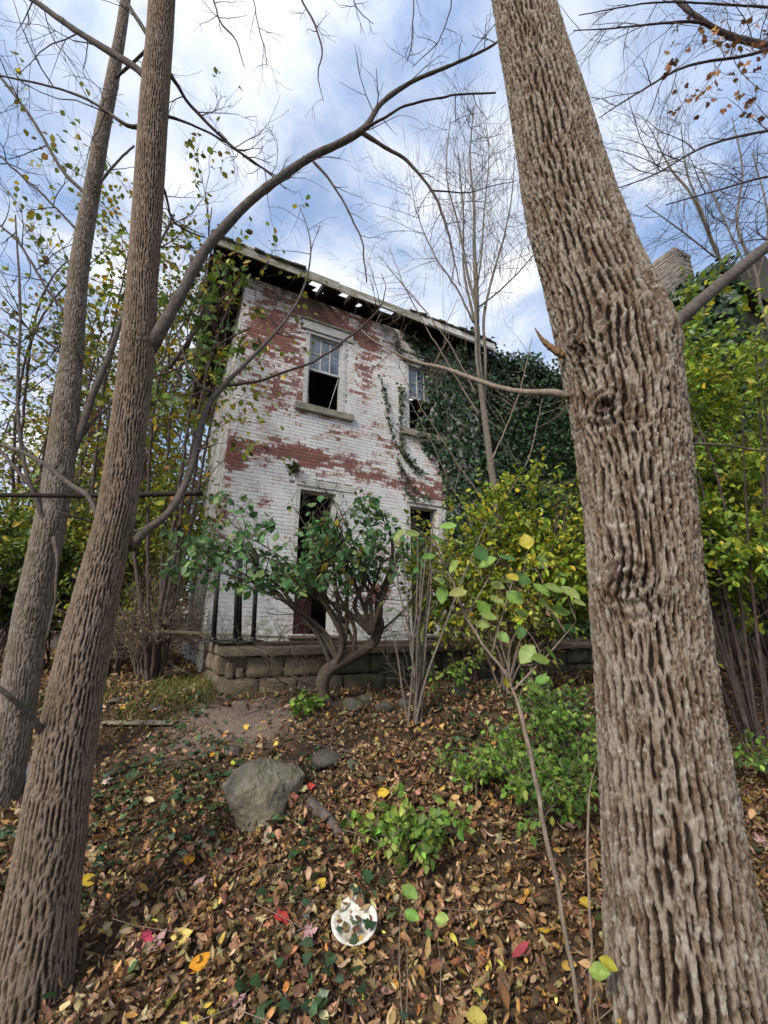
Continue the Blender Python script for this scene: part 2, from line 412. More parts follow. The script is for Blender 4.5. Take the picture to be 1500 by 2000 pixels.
def brick_mat():
    t = NT('peeling white paint on red brick'); p, s, z = house_coords(t); blob = peel_mask(t, p, s, z)
    n1 = t.noise(p, 2.2, 4, 0.6); n2 = t.noise(p, 16, 5, 0.7); n3 = t.noise(p, 48, 4, 0.6)
    row = t.math('FLOOR', t.math('DIVIDE', z, BH)); sh = t.math('MULTIPLY', t.math('FLOORED_MODULO', row, 2.0), 0.5)
    colm = t.math('FLOOR', t.math('ADD', t.math('DIVIDE', s, BW), sh))
    wn_ = t.n('ShaderNodeTexWhiteNoise', {'Vector': t.n('ShaderNodeCombineXYZ', {0: colm, 1: row}).outputs[0]}, noise_dimensions='2D')
    wv = wn_.outputs['Value']
    v = t.math('ADD', blob, t.math('MULTIPLY', t.math('SUBTRACT', n1, 0.5), 1.25))
    v = t.math('ADD', v, t.math('MULTIPLY', t.math('SUBTRACT', n2, 0.5), 1.15))
    v = t.math('ADD', v, t.math('MULTIPLY', t.math('SUBTRACT', wv, 0.5), 0.50))
    v = t.math('ADD', v, t.math('MULTIPLY', t.math('SUBTRACT', n3, 0.5), 0.95))
    red = t.mix(wv, (.14, .060, .050), (.28, .120, .095)); red = t.mix(t.ramp(n2, [(0.35, 0.0), (0.7, 0.5)]), red, (.20, .10, .075))
    red = t.mix(t.ramp(n3, [(0.58, 0.0), (0.75, 0.5)]), red, (.42, .33, .28))
    white = t.mix(t.ramp(t.noise(p, 5, 5, 0.65), [(0.38, 0.0), (0.78, 0.7)]), (.72, .705, .68), (.50, .48, .45))
    white = t.mix(t.math('MULTIPLY', wv, 0.18), white, (.66, .62, .59))
    pink = t.mix(0.5, white, (.50, .28, .22))
    m1 = t.ramp(v, [(0.20, 0.0), (0.36, 1.0)]); m2 = t.ramp(v, [(0.40, 0.0), (0.44, 1.0)])
    c = t.mix(m2, t.mix(m1, white, pink), red)
    # algae near the porch floor, patchy dark tone towards the top of the wall
    al = t.math('MULTIPLY', t.ramp(z, [(0.0, 1.0), (0.42, 0.0)]), t.ramp(t.noise(p, 11, 5, 0.7), [(0.42, 0.0), (0.6, 0.85)]))
    c = t.mix(al, c, (.11, .12, .055))
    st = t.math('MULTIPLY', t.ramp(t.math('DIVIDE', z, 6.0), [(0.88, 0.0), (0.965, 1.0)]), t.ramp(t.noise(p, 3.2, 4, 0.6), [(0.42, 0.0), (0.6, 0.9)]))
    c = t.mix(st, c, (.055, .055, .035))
    b = t.bump(t.math('MULTIPLY', m2, -1.0), 0.4, 0.0015)
    return t.done(c, 0.85, b, 0.2)
def mortar_mat():
    t = NT('old mortar joints'); p, s, z = house_coords(t); blob = peel_mask(t, p, s, z)
    v = t.math('ADD', blob, t.math('MULTIPLY', t.math('SUBTRACT', t.noise(p, 14, 5, 0.7), 0.5), 1.3))
    c = t.mix(t.ramp(v, [(0.05, 0.0), (0.3, 1.0)]), (.72, .705, .675), (.26, .20, .165))
    c = t.mix(t.ramp(t.noise(p, 3.5, 6, .75), [(0.44, 0.0), (0.54, 1.0)]), c, (.075, .058, .048))
    return t.done(c, 0.95, t.bump(t.noise(p, 80, 4), 0.5, 0.006), 0.1)
M_BRICK = brick_mat(); M_MORTAR = mortar_mat()
def wood_mat(name, a, b, moss=None, paint=None, sc=1.0):
    t = NT(name); p = t.obj(); mp = t.n('ShaderNodeMapping', {'Vector': p, 'Scale': (3 * sc, 40 * sc, 40 * sc)}).outputs[0]
    g = t.noise(mp, 2.0, 6, 0.65); c = t.ramp(g, [(0.3, a), (0.7, b)]); pw = t.pos()
    if paint: c = t.mix(t.ramp(t.noise(mp, 1.3, 5, 0.7), [(0.42, 1.0), (0.56, 0.0)]), c, paint)
    if moss: c = t.mix(t.ramp(t.noise(pw, 5, 5, 0.65), [(0.45, 0.0), (0.65, 0.85)]), c, moss)
    return t.done(c, 0.85, t.bump(g, 0.5, 0.006), 0.2)
M_FASCIA = wood_mat('weathered mossy fascia', (.11, .095, .07), (.28, .25, .20), moss=(.13, .135, .07), paint=(.42, .40, .35))
M_FASCIA_W = wood_mat('flaking white fascia', (.30, .27, .23), (.50, .47, .42), paint=(.66, .64, .60))
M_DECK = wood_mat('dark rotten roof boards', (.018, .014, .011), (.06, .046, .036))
M_CASING = wood_mat('grey painted window casing', (.24, .235, .22), (.50, .49, .47), paint=(.58, .575, .56))
M_SILLW = wood_mat('mossy grey stone sill', (.20, .18, .13), (.36, .335, .27), moss=(.16, .165, .09))
M_PLANK = wood_mat('old greenish plank', (.15, .125, .085), (.33, .285, .20), moss=(.17, .17, .09))
M_MAROON = wood_mat('faded maroon door', (.075, .028, .030), (.145, .060, .058))
M_DOORDARK = wood_mat('dark olive door', (.045, .040, .024), (.09, .078, .050))
M_SHINGLE = wood_mat('decayed shingles', (.03, .027, .024), (.10, .09, .078), moss=(.07, .08, .03))
M_CHIP = wood_mat('fresh split wood', (.12, .07, .035), (.26, .16, .08))
def stone_mat(name, a, b, c, sc=6, moss=None):
    t = NT(name); p = t.pos(); n = t.noise(p, sc, 6, 0.65); col = t.ramp(n, [(0.3, a), (0.52, b), (0.75, c)])
    f = t.noise(p, 120, 3, 0.6); col = t.mix(t.ramp(f, [(0.35, 0.45), (0.65, 0.0)]), col, t.mix(1.0, col, (.5, .48, .44), 'MULTIPLY'))
    if moss: col = t.mix(t.ramp(t.noise(p, 8, 5, 0.7), [(0.5, 0.0), (0.66, 0.75)]), col, moss)
    return t.done(col, 0.9, t.bump(t.math('ADD', t.noise(p, 40, 6, 0.7), t.math('MULTIPLY', f, 0.3)), 0.9, 0.025), 0.2)
M_BOULDER = stone_mat('speckled granite boulder', (.15, .13, .092), (.29, .255, .19), (.42, .375, .285), 9, (.19, .185, .10))
M_BLOCK = stone_mat('tan sandstone block', (.11, .085, .056), (.22, .175, .12), (.32, .265, .19), 6)
M_BLOCK_D = stone_mat('damp green-grey stone block with painted shade', (.065, .056, .04), (.13, .115, .085), (.20, .175, .13), 6, (.075, .085, .04))  # darker stone colours hold both damp and painted shade
M_CAP = stone_mat('brown cap stone', (.12, .095, .068), (.22, .18, .13), (.31, .265, .20), 4)
M_ROCK = stone_mat('grey brown rock', (.07, .062, .05), (.13, .115, .095), (.20, .18, .15), 9, (.08, .095, .045))
M_SLATE = stone_mat('blue grey slate', (.17, .18, .20), (.26, .275, .30), (.36, .375, .40), 9)
M_CHIM = stone_mat('weathered chimney brick', (.20, .17, .145), (.34, .295, .255), (.48, .43, .375), 9)
t = NT('black painted iron'); M_IRON = t.done(t.ramp(t.noise(t.pos(), 30, 4), [(0.4, (.006, .006, .007)), (0.75, (.02, .017, .015))]), 0.45, t.bump(t.noise(t.pos(), 90, 3), 0.3, 0.003), 0.5)
t = NT('old window glass with painted reflection'); M_GLASS = t.done(t.ramp(t.noise(t.pos(), 6, 5, 0.6), [(0.35, (.055, .07, .095)), (0.7, (.16, .19, .235))]), 0.07, None, 0.9)  # pale blue-grey reflection is painted into the pane colour
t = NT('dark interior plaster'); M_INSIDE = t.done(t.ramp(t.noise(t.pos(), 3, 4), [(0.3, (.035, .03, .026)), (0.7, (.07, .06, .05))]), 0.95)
t = NT('dirty white plastic'); _p = t.pos(); M_PLATE = t.done(t.mix(t.ramp(t.noise(_p, 11, 5, 0.7), [(0.46, 0.0), (0.60, 0.7)]), (.64, .62, .54), (.30, .23, .16)), 0.4, None, 0.4)
t = NT('chalky white litter'); M_WHITE = t.done(t.ramp(t.noise(t.pos(), 30, 4), [(0.3, (.35, .33, .30)), (0.65, (.68, .67, .64))]), 0.7)
t = NT('mossy green felt'); M_MOSS = t.done(t.ramp(t.noise(t.pos(), 30, 5, .7), [(0.3, (.05, .045, .02)), (0.7, (.17, .15, .065))]), 0.95, t.bump(t.noise(t.pos(), 70, 5, .7), 1.0, .02), 0.05)
def ground_mat():
    t = NT('damp woodland soil'); p = t.pos(); n1 = t.noise(p, 1.6, 5, 0.6); n2 = t.noise(p, 45, 5, 0.7); n3 = t.noise(p, 14, 4, 0.6)
    c = t.ramp(n2, [(0.25, (.022, .015, .010)), (0.5, (.062, .043, .029)), (0.78, (.125, .088, .058))])
    c = t.mix(t.ramp(n3, [(0.52, 0.0), (0.66, 0.7)]), c, (.135, .085, .042))
    bare = t.ramp(t.n('ShaderNodeVectorMath', {0: t.n('ShaderNodeVectorMath', {0: p, 1: (1.0, 1.4, 0.0)}, operation='MULTIPLY').outputs[0], 1: (-1.22, 3.74 * 1.4, 0)}, operation='DISTANCE').outputs['Value'], [(0.35, 1.0), (0.8, 0.0)])
    c = t.mix(t.math('MULTIPLY', bare, t.ramp(n1, [(0.2, 0.6), (0.6, 1.0)])), c, t.ramp(n2, [(0.3, (.135, .098, .078)), (0.7, (.25, .19, .155))]))
    return t.done(c, 0.95, t.bump(t.math('ADD', n2, t.math('MULTIPLY', n3, 0.7)), 0.9, 0.02), 0.1)
M_GROUND = ground_mat()

# ------------------------------------------------------------------ ground
_gy = np.array([-400, 0, 1.0, 2.0, 2.26, 2.83, 3.4, 4.0, 4.6, 6.0, 30, 90, 400.0]); _gd = np.array([1.7, 1.56, 1.48, 1.29, 1.21, 1.0, .76, .58, .53, .52, .35, .2, .2])
def gz(x, y, bumps=True):
    x = np.asarray(x, float); y = np.asarray(y, float)
    yy = y + 0.25 * np.sin(x * 0.9 + 1.0) * np.exp(-((y - 3) / 2.5) ** 2)
    d = sum(np.interp(yy + o, _gy, _gd) for o in (-.25, 0, .25)) / 3
    z = EYE - d
    if bumps:
        q = np.stack([np.ravel(x), np.ravel(y), np.zeros(x.size)], -1)
        z = z + ((fbm(q * 2.2, 3, 3) - .5) * 0.10 + (fbm(q * 9, 5, 2) - .5) * 0.03).reshape(x.shape) * np.clip(1.4 - np.abs(x) / 30, 0, 1)
    return z
def atg(px, py, up=0.0):
    """world point where the ray through a photograph pixel meets the ground"""
    d = ray(px, py); t = np.linspace(0.5, 40, 4000); P = np.array([0, 0, EYE]) + d[None] * t[:, None]
    b = np.where(P[:, 2] < gz(P[:, 0], P[:, 1]) + up)[0]; return P[b[0]] if len(b) else P[-1]
def axis(lo, hi, near, step, far):
    a = list(np.arange(lo, hi, step)); s = step; x = lo
    L = []
    while x > -far: s *= 1.25; x -= s; L.append(x)
    R = []; s = step; x = a[-1]
    while x < far: s *= 1.25; x += s; R.append(x)
    return np.array(L[::-1] + a + R)
gx = axis(-5, 5, 0, 0.05, 400); gyv = axis(0.2, 7, 0, 0.05, 400)
XX, YY = np.meshgrid(gx, gyv); ZZ = gz(XX, YY); nx, ny = len(gx), len(gyv)
i = np.arange(ny - 1)[:, None] * nx + np.arange(nx - 1)[None]
g = Geo().add(np.stack([XX, YY, ZZ], -1).reshape(-1, 3), None, np.stack([i, i + 1, i + nx + 1, i + nx], -1).reshape(-1, 4))
tag(put('ground', g, M_GROUND, smooth=True), 'sloping leaf-strewn woodland soil rising to the house', 'ground', kind='structure')

# ------------------------------------------------------------------ house
rg = np.random.default_rng(11)
HLOC = (HC[0], HC[1], EYE)
hs = thing('brick_house', 'derelict two-storey brick house with peeling white paint and broken eaves', 'house', HLOC, HR)
L_MAIN, D_MAIN, Z0, ZT = 4.9, 5.5, -0.62, 5.9
OPEN = {'D1': (1.10, 1.88, -0.02, 2.28), 'D2': (3.12, 3.88, -0.02, 2.28), 'W1': (1.10, 1.88, 3.72, 5.22), 'W2': (3.12, 3.88, 3.72, 5.22)}
TRIM = [(0.99, 2.0, 5.22, 5.40), (3.01, 3.99, 5.22, 5.40), (0.97, 2.10, 2.28, 2.40), (3.0, 4.0, 2.28, 2.40), (0.97, 2.02, 3.59, 3.72), (3.0, 4.0, 3.59, 3.72)]
g = Geo()
def bx(g, x0, x1, y0, y1, z0, z1, c=0.003): g.flat = True; g.add(*cham(x0, x1, y0, y1, z0, z1, c=c))
for a, b in ((0, 1.10), (1.88, 3.12), (3.88, L_MAIN)): bx(g, a, b, 0, .3, Z0, ZT)
for a, b in ((1.10, 1.88), (3.12, 3.88)):
    for c, d in ((Z0, -.02), (2.28, 3.72), (5.22, ZT)): bx(g, a, b, 0.001, .299, c, d)
put('wall', g, M_MORTAR, hs)
g = Geo(); bx(g, 0, .3, .3, D_MAIN, Z0, ZT); put('wall', g, M_MORTAR, hs)
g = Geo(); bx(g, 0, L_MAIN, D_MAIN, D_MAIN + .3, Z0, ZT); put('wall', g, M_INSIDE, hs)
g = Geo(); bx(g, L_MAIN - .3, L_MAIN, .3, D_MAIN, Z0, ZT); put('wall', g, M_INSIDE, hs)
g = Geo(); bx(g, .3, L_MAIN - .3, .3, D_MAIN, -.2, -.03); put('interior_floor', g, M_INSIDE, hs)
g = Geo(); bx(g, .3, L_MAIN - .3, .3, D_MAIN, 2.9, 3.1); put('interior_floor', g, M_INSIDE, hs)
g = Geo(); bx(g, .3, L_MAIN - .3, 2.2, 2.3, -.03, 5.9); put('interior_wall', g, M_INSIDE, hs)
# bricks
rects = list(OPEN.values()) + TRIM
full = []; rest = Geo(True)
nz = int((ZT - Z0) / BH)
for r in range(nz):
    z0 = math.ceil(Z0 / BH) * BH + r * BH; z1 = z0 + BH
    if z1 > ZT: break
    rid = round(z0 / BH); off = 0.5 * (rid % 2)
    x = -off * BW - BW
    cuts = [(a, b) for a, b, c, d in rects if z0 + .5 * BH > c and z0 + .5 * BH < d]
    while x < L_MAIN:
        spans = [(max(x, -.004), min(x + BW, L_MAIN))]; x += BW
        for a, b in cuts:
            ns = []
            for p, q in spans:
                if q <= a or p >= b: ns.append((p, q))
                else:
                    if p < a: ns.append((p, a))
                    if q > b: ns.append((b, q))
            spans = ns
        for p, q in spans:
            if q - p < 0.03: continue
            if q - p > BW - 1e-6: full.append((p, z0))
            else: rest.add(*cham(p + .0022, q - .0022, -.004 + rg.normal(0, .0008), .05, z0 + .003, z1 - .003, c=.0012))
cen = np.array([house(p + BW / 2, 0, z + BH / 2) for p, z in full]); bpx, bpy_ = proj(cen)
hid = ((bpx > 330) & (bpx < 810) & (bpy_ > 985)) | (bpx > 720) | ((bpx < 500) & (bpy_ < 760)) | (bpy_ > 1000)
dist = np.linalg.norm(cen - np.array([0, 0, EYE]), axis=1) + 100 * hid
order = np.argsort(dist); near = set(order[:300].tolist())
bm = Geo(True).add(*cham(.0022, BW - .0022, 0, .062, .003, BH - .003, c=.0012)).mesh('brick', M_BRICK)
for k, (p, z) in enumerate(full):
    j = -.004 + rg.normal(0, .0008)
    if k in near: link('brick', bm, hs, (p, j, z))
    else:
        V, T, Q = cham(.0022, BW - .0022, 0, .062, .003, BH - .003, c=.0012); rest.add(V + np.array([p, j, z]), T, Q)
tag(put('brick_facing', rest, M_BRICK, hs), kind='stuff')
side = Geo(True)
for r in range(nz):
    z0 = math.ceil(Z0 / BH) * BH + r * BH
    if z0 + BH > ZT: break
    y = .052 - 0.5 * (r % 2) * BW
    while y < D_MAIN:
        a, b = max(y, .052), y + BW; y += BW
        if b - a > .03: side.add(*cham(-.006 + rg.normal(0, .001), .05, a + .0022, b - .0022, z0 + .003, z0 + BH - .003, c=.0012))
tag(put('brick_facing', side, M_BRICK, hs), kind='stuff')
# windows
def window(nm):
    x0, x1, z0, z1 = OPEN[nm]
    w = put('window_frame', gbox(x0, x0 + .075, -.005, .13, z0 + .03, z1 - .06), M_CASING, hs)
    for a in ((x1 - .075, x1, -.005, .13, z0 + .03, z1 - .06), (x0, x1, -.005, .13, z1 - .06, z1), (x0, x1, -.012, .13, z0, z0 + .03)): put('casing', gbox(*a), M_CASING, w)
    for a in ((x0 + .075, x0 + .10, .03, .16, z0 + .03, z1 - .06), (x1 - .10, x1 - .075, .03, .16, z0 + .03, z1 - .06)): put('stop_bead', gbox(*a), M_CASING, w)
    put('sill', gbox(x0 - .13, x1 + .14, -.075, .05, z0 - .125, z0, c=.008, jit=.003, rg=rg), M_SILLW, hs)
    lint = put('lintel', gbox(x0 - .10, x1 + .11, -.035, .06, z1, z1 + .175, c=.008, jit=.002, rg=rg), M_FASCIA_W, hs)
    put('lintel_moulding', gbox(x0 - .12, x1 + .13, -.06, .0, z1 + .176, z1 + .215, c=.008, jit=.003, rg=rg), M_FASCIA, lint)
    a, b, c, d = x0 + .10, x1 - .10, z1 - .06 - .70, z1 - .06
    sash = put('sash', gbox(a, b, .05, .085, c, c + .04), M_CASING, hs)
    for q in ((a, a + .028, .052, .083, c + .04, d), (b - .028, b, .052, .083, c + .04, d), (a + .028, b - .028, .052, .083, d - .03, d)): put('rail', gbox(*q), M_CASING, sash)
    ix0, ix1, iz0, iz1 = a + .028, b - .028, c + .04, d - .03
    for k in (1, 2):
        xm = ix0 + (ix1 - ix0) * k / 3; put('muntin', gbox(xm - .009, xm + .009, .055, .08, iz0, iz1, c=.002), M_FASCIA_W, sash)
    zm = (iz0 + iz1) / 2
    for k in range(3):
        xa = ix0 + (ix1 - ix0) * k / 3 + (.009 if k else 0); xb = ix0 + (ix1 - ix0) * (k + 1) / 3 - (.009 if k < 2 else 0)
        put('muntin', gbox(xa, xb, .056, .079, zm - .007, zm + .007, c=.002), M_FASCIA_W, sash)
        for za, zb in ((iz0, zm - .007), (zm + .007, iz1)):
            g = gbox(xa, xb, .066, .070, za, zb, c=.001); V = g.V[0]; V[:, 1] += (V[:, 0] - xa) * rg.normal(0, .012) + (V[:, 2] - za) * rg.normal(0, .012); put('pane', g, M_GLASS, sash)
    if nm == 'W1':
        for p, q in (((x1 - .12, .07, c), (x1 - .30, .05, z0 + .03)), ((x0 + .105, .07, z0 + .33), (x0 + .13, .05, z0 + .03))):
            g = Geo(); tube(g, np.array([p, q]), np.array([.006, .006]), 5); put('sash_cord', g, M_CASING, hs)
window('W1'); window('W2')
# doorways
def doorway(nm, mat, ang, top, wid):
    x0, x1, z0, z1 = OPEN[nm]
    f = put('door_frame', gbox(x0, x0 + .06, .0, .20, z0, z1 - .06), M_FASCIA_W, hs)
    put('jamb', gbox(x1 - .12, x1, -.004, .20, z0, z1 - .06), M_FASCIA_W, f); put('jamb_bead', gbox(x1 - .15, x1 - .12, .04, .20, z0, z1 - .06), M_CASING, f)
    put('head', gbox(x0, x1, .0, .20, z1 - .06, z1), M_FASCIA_W, f)
    put('lintel', gbox(x0 - .03, x1 + .22, -.018, .05, z1, z1 + .115, c=.008, jit=.003, rg=rg), M_FASCIA_W, hs)
    put('threshold', gbox(x0 - .02, x1 + .02, -.12, .2, z0 - .05, z0, c=.01), M_CAP, hs)
    dr = put('door', gbox(0, wid, 0, .04, 0, top - z0 - .02), mat, hs); dr.location = (x0 + .065, .19, z0 + .012); dr.rotation_euler = (0, 0, ang)
    for za, zb in ((.12, .75), (.88, top - z0 - .16)):
        if zb > za + .1: put('door_panel', gbox(.09, wid - .09, -.012, .001, za, zb, c=.008), mat, dr)
doorway('D1', M_MAROON, math.radians(26), 1.02, .42)
doorway('D2', M_DOORDARK, math.radians(18), 2.1, .60)
# eaves: fascia, rafters, deck boards with holes, shingles
OV_F, OV_S, SL = .40, .60, math.tan(math.radians(17))
def dz(y): return 6.03 + (y + OV_F) * SL
def shear(g):
    for V in g.V: V[:, 2] += (V[:, 1] + OV_F) * SL
    return g
for a, b, z0, z1, m, tilt in ((-.60, 1.55, 5.90, 6.075, M_FASCIA, .00), (1.56, 3.25, 5.885, 6.05, M_FASCIA, -.012), (3.26, 5.12, 5.87, 6.05, M_FASCIA_W, -.02)):
    g = gbox(a, b, -.425, -.401, z0, z1, c=.004, jit=.0025, rg=rg); V = g.V[0]; V[:, 2] += (V[:, 0] - a) / (b - a) * tilt; put('fascia_board', g, m, hs)
for a, b in ((-.2, 1.3), (1.9, 2.7), (3.4, 5.05)):
    put('fascia_trim', gbox(a, b, -.440, -.427, 5.885, 5.925, c=.003, jit=.002, rg=rg), M_FASCIA_W if a > 1 else M_FASCIA, hs)
for x in np.arange(-.3, 5.0, .53):
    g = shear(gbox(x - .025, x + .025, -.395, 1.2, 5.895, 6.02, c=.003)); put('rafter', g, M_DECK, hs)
holes = {0: [(.92, 1.50), (1.58, 2.02), (2.30, 2.85)], 1: [(1.05, 1.42), (1.66, 1.92), (2.42, 2.78), (3.30, 3.48)], 2: [(1.2, 1.36), (2.05, 2.12), (3.36, 3.44)], 3: []}
for r in range(4):
    y0 = -OV_F + r * .17; x = -OV_S; cuts = holes[r]; segs = [(-OV_S, 5.1)]
    for a, b in cuts: segs = [s2 for s in segs for s2 in ([(s[0], a), (b, s[1])] if s[0] < a < s[1] else [s])]
    for a, b in segs:
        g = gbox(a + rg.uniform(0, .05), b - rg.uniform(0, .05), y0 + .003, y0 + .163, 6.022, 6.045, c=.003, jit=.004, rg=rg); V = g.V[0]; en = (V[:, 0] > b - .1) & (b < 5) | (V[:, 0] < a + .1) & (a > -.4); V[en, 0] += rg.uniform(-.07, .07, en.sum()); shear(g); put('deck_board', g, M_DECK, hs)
inh = lambda x: any(a - .12 < x < b + .02 for a, b in holes[0])
sm = [shear(gbox(0, .17 + .02 * k, 0, .22, 0, .034 + .012 * k, c=.005, jit=.009, rg=rg)).mesh('shingle', M_SHINGLE) for k in range(3)]
x = -OV_S - .02
while x < 5.05:
    w = .17 + .02 * (len(hs.children) % 3)
    if not inh(x):
        for row in range(3 if rg.random() < .8 else 1):
            o = link('shingle', sm[int(rg.integers(3))], hs, (x + row * .06, -OV_F - .045 + row * .16 + rg.uniform(-.02, .025), dz(-OV_F + row * .16) - OV_F * SL - .10 + row * .022 + .115 - .0)); o.location.z = dz(-OV_F + row * .16) + .018 + row * .034 - (0 + OV_F) * SL; o.rotation_euler = (rg.normal(0, .03), rg.normal(0, .03), rg.normal(0, .05))
    x += .165
ym = 2.75
g = Geo(True); V = np.array([(-OV_S, .27, dz(.27)), (5.1, .27, dz(.27)), (5.1, ym, dz(ym)), (-OV_S + 1.2, ym, dz(ym)), (-OV_S, D_MAIN + .4, dz(.0)), (5.1, D_MAIN + .4, dz(0.0))])
V2 = V + np.array([0, 0, .05]); g.add(np.vstack([V, V2]), [(0, 3, 4), (6, 10, 9)], [(0, 1, 2, 3), (3, 2, 5, 4), (6, 9, 8, 7), (9, 10, 11, 8)]); put('roof', g, M_SHINGLE, hs)
put('side_fascia', gbox(-.60, -.575, -.398, D_MAIN + .4, 5.83, 6.05, c=.004, jit=.002, rg=rg), M_MOSS, hs)
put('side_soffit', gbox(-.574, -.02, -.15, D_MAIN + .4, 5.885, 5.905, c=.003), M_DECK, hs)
for k in range(5):
    put('splintered_board', gbox(-.63 + rg.uniform(0, .1), -.54 + rg.uniform(0, .12), -.43, -.40, 6.05, 6.14 + rg.uniform(0, .16), c=.004, jit=.012, rg=rg), M_DECK, hs)
put('ridge_block', gbox(-.12, .34, -.30, -.12, 6.12, 6.24, c=.01, jit=.008, rg=rg), M_FASCIA_W, hs)
g = Geo(); tube(g, np.array([(.42, -.1, 6.1), (.44, -.1, 6.75)]), np.array([.006, .005]), 5); put('aerial_rod', g, M_TWIG, hs)
g = Geo(); tube(g, np.array([(.50, -.1, 6.1), (.47, -.12, 6.6)]), np.array([.005, .004]), 5); put('aerial_rod', g, M_TWIG, hs)
# wings behind the ivy
wg = thing('house_wing', 'ivy-smothered rear wing of the derelict house with brick chimney', 'house wing', HLOC, HR)
g = Geo(); bx(g, L_MAIN + .01, 8.2, .25, 4.5, Z0, 6.0); put('wall', g, M_BLOCK_D, wg)
g = Geo(); bx(g, 8.2, 12.5, -3.2, 4.5, Z0, 6.5); put('wall', g, M_BLOCK_D, wg)
g = Geo(True); V = np.array([(7.95, -3.5, 6.5), (12.7, -3.5, 6.5), (12.7, 4.7, 6.5), (7.95, 4.7, 6.5), (10.3, -3.5, 8.0), (10.3, 4.7, 8.0)])
g.add(V, [(0, 1, 4), (2, 3, 5)], [(0, 4, 5, 3), (1, 2, 5, 4), (0, 3, 2, 1)]); put('roof', g, M_SHINGLE, wg)
cc = at(1320, 560, 8.0); lc = np.array([(cc[:2] - HC) @ HU, (cc[:2] - HC) @ HV]); ch = None
ch = put('chimney', gbox(lc[0] - .27, lc[0] + .27, lc[1] - .27, lc[1] + .27, 6.3, 8.35, c=.02), M_MORTAR, wg)
g = Geo(True)
for r in range(30):
    zz = 6.3 + r * .07
    for sd in range(4):
        x = -.29 - .10 * (r % 2)
        while x < .29:
            a, b = max(x, -.285), min(x + .20, .285); x += .20
            if b - a < .03 or (r > 26 and rg.random() < .45): continue
            j = rg.normal(.285, .006)
            if sd % 2 == 0: sg = -1 if sd == 0 else 1; g.add(*cham(lc[0] + a, lc[0] + b - .008, lc[1] + min(sg * j, sg * .22), lc[1] + max(sg * j, sg * .22), zz, zz + .06, c=.005))
            else: sg = -1 if sd == 1 else 1; g.add(*cham(lc[0] + min(sg * (j + .002), sg * .22), lc[0] + max(sg * (j + .002), sg * .22), lc[1] + a, lc[1] + b - .008, zz, zz + .06, c=.005))
tag(put('chimney_brick', g, M_CHIM, ch), kind='stuff')
for k, (e, z) in enumerate(((.30, 8.33), (.24, 8.42))): put('chimney_cap', gbox(lc[0] - e, lc[0] + e, lc[1] - e, lc[1] + e, z, z + .13, c=.03, jit=.01, rg=rg), M_CHIM, ch)

# ------------------------------------------------------------------ porch
po = thing('stone_porch', 'raised stone porch platform of rough blocks below the doorways', 'porch', HLOC, HR)
PD, PT = -2.0, -.12
def ptop(y): return PT + (y - PD) * .035
def rough_block(x0, x1, y0, y1, z0, z1, amp, seed, k=6):
    """box with a lumpy face"""
    g = Geo(); ex = np.array([x1 - x0, y1 - y0, z1 - z0]); o = np.array([x0, y0, z0])
    for ax in range(3):
        for sd in (0, 1):
            a, b = [q for q in range(3) if q != ax]; u = np.linspace(0, 1, k + 1); U, W = np.meshgrid(u, u)
            P = np.zeros((k + 1, k + 1, 3)); P[..., ax] = sd; P[..., a] = U; P[..., b] = W
            i = np.arange(k)[:, None] * (k + 1) + np.arange(k)[None]; Q = np.stack([i, i + 1, i + k + 2, i + k + 1], -1).reshape(-1, 4)
            if (sd == 0) ^ (ax == 1): Q = Q[:, ::-1]
            V = P.reshape(-1, 3) * ex + o; d = P.reshape(-1, 3) - .5
            n = fbm(V * 9 + seed, 2, 3) - .35; m = np.min(np.minimum(P, 1 - P).reshape(-1, 3) + np.eye(3)[ax] * 9, 1)
            off = np.zeros_like(V); off[:, ax] = (1 if sd else -1) * (n * amp * np.clip(m * 5, 0, 1))
            ed = np.sum(np.abs(np.abs(d) - .5) < 1e-6, 1) >= 2
            V = V + off; V[ed] -= d[ed] * .012; g.add(V, None, Q)
    return g
seed = 0
bot = -.66
courses = [(bot, -.405), (-.40, -.205)]
for ci, (za, zb) in enumerate(courses):
    x = 0.02 + (0.0, .20)[ci]
    if ci == 0: x = .0
    while x < 7.2:
        w = rg.uniform(.26, .52); seed += 1
        damp_shade = x > .62  # blocks right of the corner: shade painted in along with damp
        put('stone_block', rough_block(x, min(x + w - .012, 7.2), PD + .05 + rg.uniform(-.012, .012), PD + .42, za + .004, zb - .004, .085, seed, 9), M_BLOCK_D if damp_shade else M_BLOCK, po); x += w
    y = PD + .44
    while y < -.05:
        w = rg.uniform(.35, .6); seed += 1
        put('stone_block', rough_block(.02 + rg.uniform(-.015, .015) - .02, .36, y, min(y + w - .012, -.02), za + .004, zb - .004, .07, seed, 7), M_BLOCK, po); y += w
for k in range(2): put('wedge_stone', rough_block(.03 + k * .09, .10 + k * .09, PD + .07, PD + .2, -.40, -.26 - .04 * k, .03, 40 + k, 4), M_BLOCK, po)
put('porch_fill', gbox(.36, 7.2, PD + .42, -.016, bot, -.215, c=.01), M_BLOCK_D, po)
x = -.02
for k, w in enumerate((.62, .85, .78, .95, .9, 1.1, 1.0, .9)):
    g = rough_block(x, x + w - .008, PD - .02, PD + .52, -.205, PT, .008, 70 + k, 5); put('cap_stone', g, M_CAP, po); x += w
for k in range(3):
    y0 = PD + .53 + k * .49; g = rough_block(-.02, .44, y0, y0 + .478, -.205, ptop(y0), .008, 90 + k, 5); put('cap_stone', g, M_CAP, po)
g = rough_block(.45, 7.1, PD + .53, -.125, -.205, -.10, .03, 99, 30); put('porch_floor', g, M_GROUND, po)

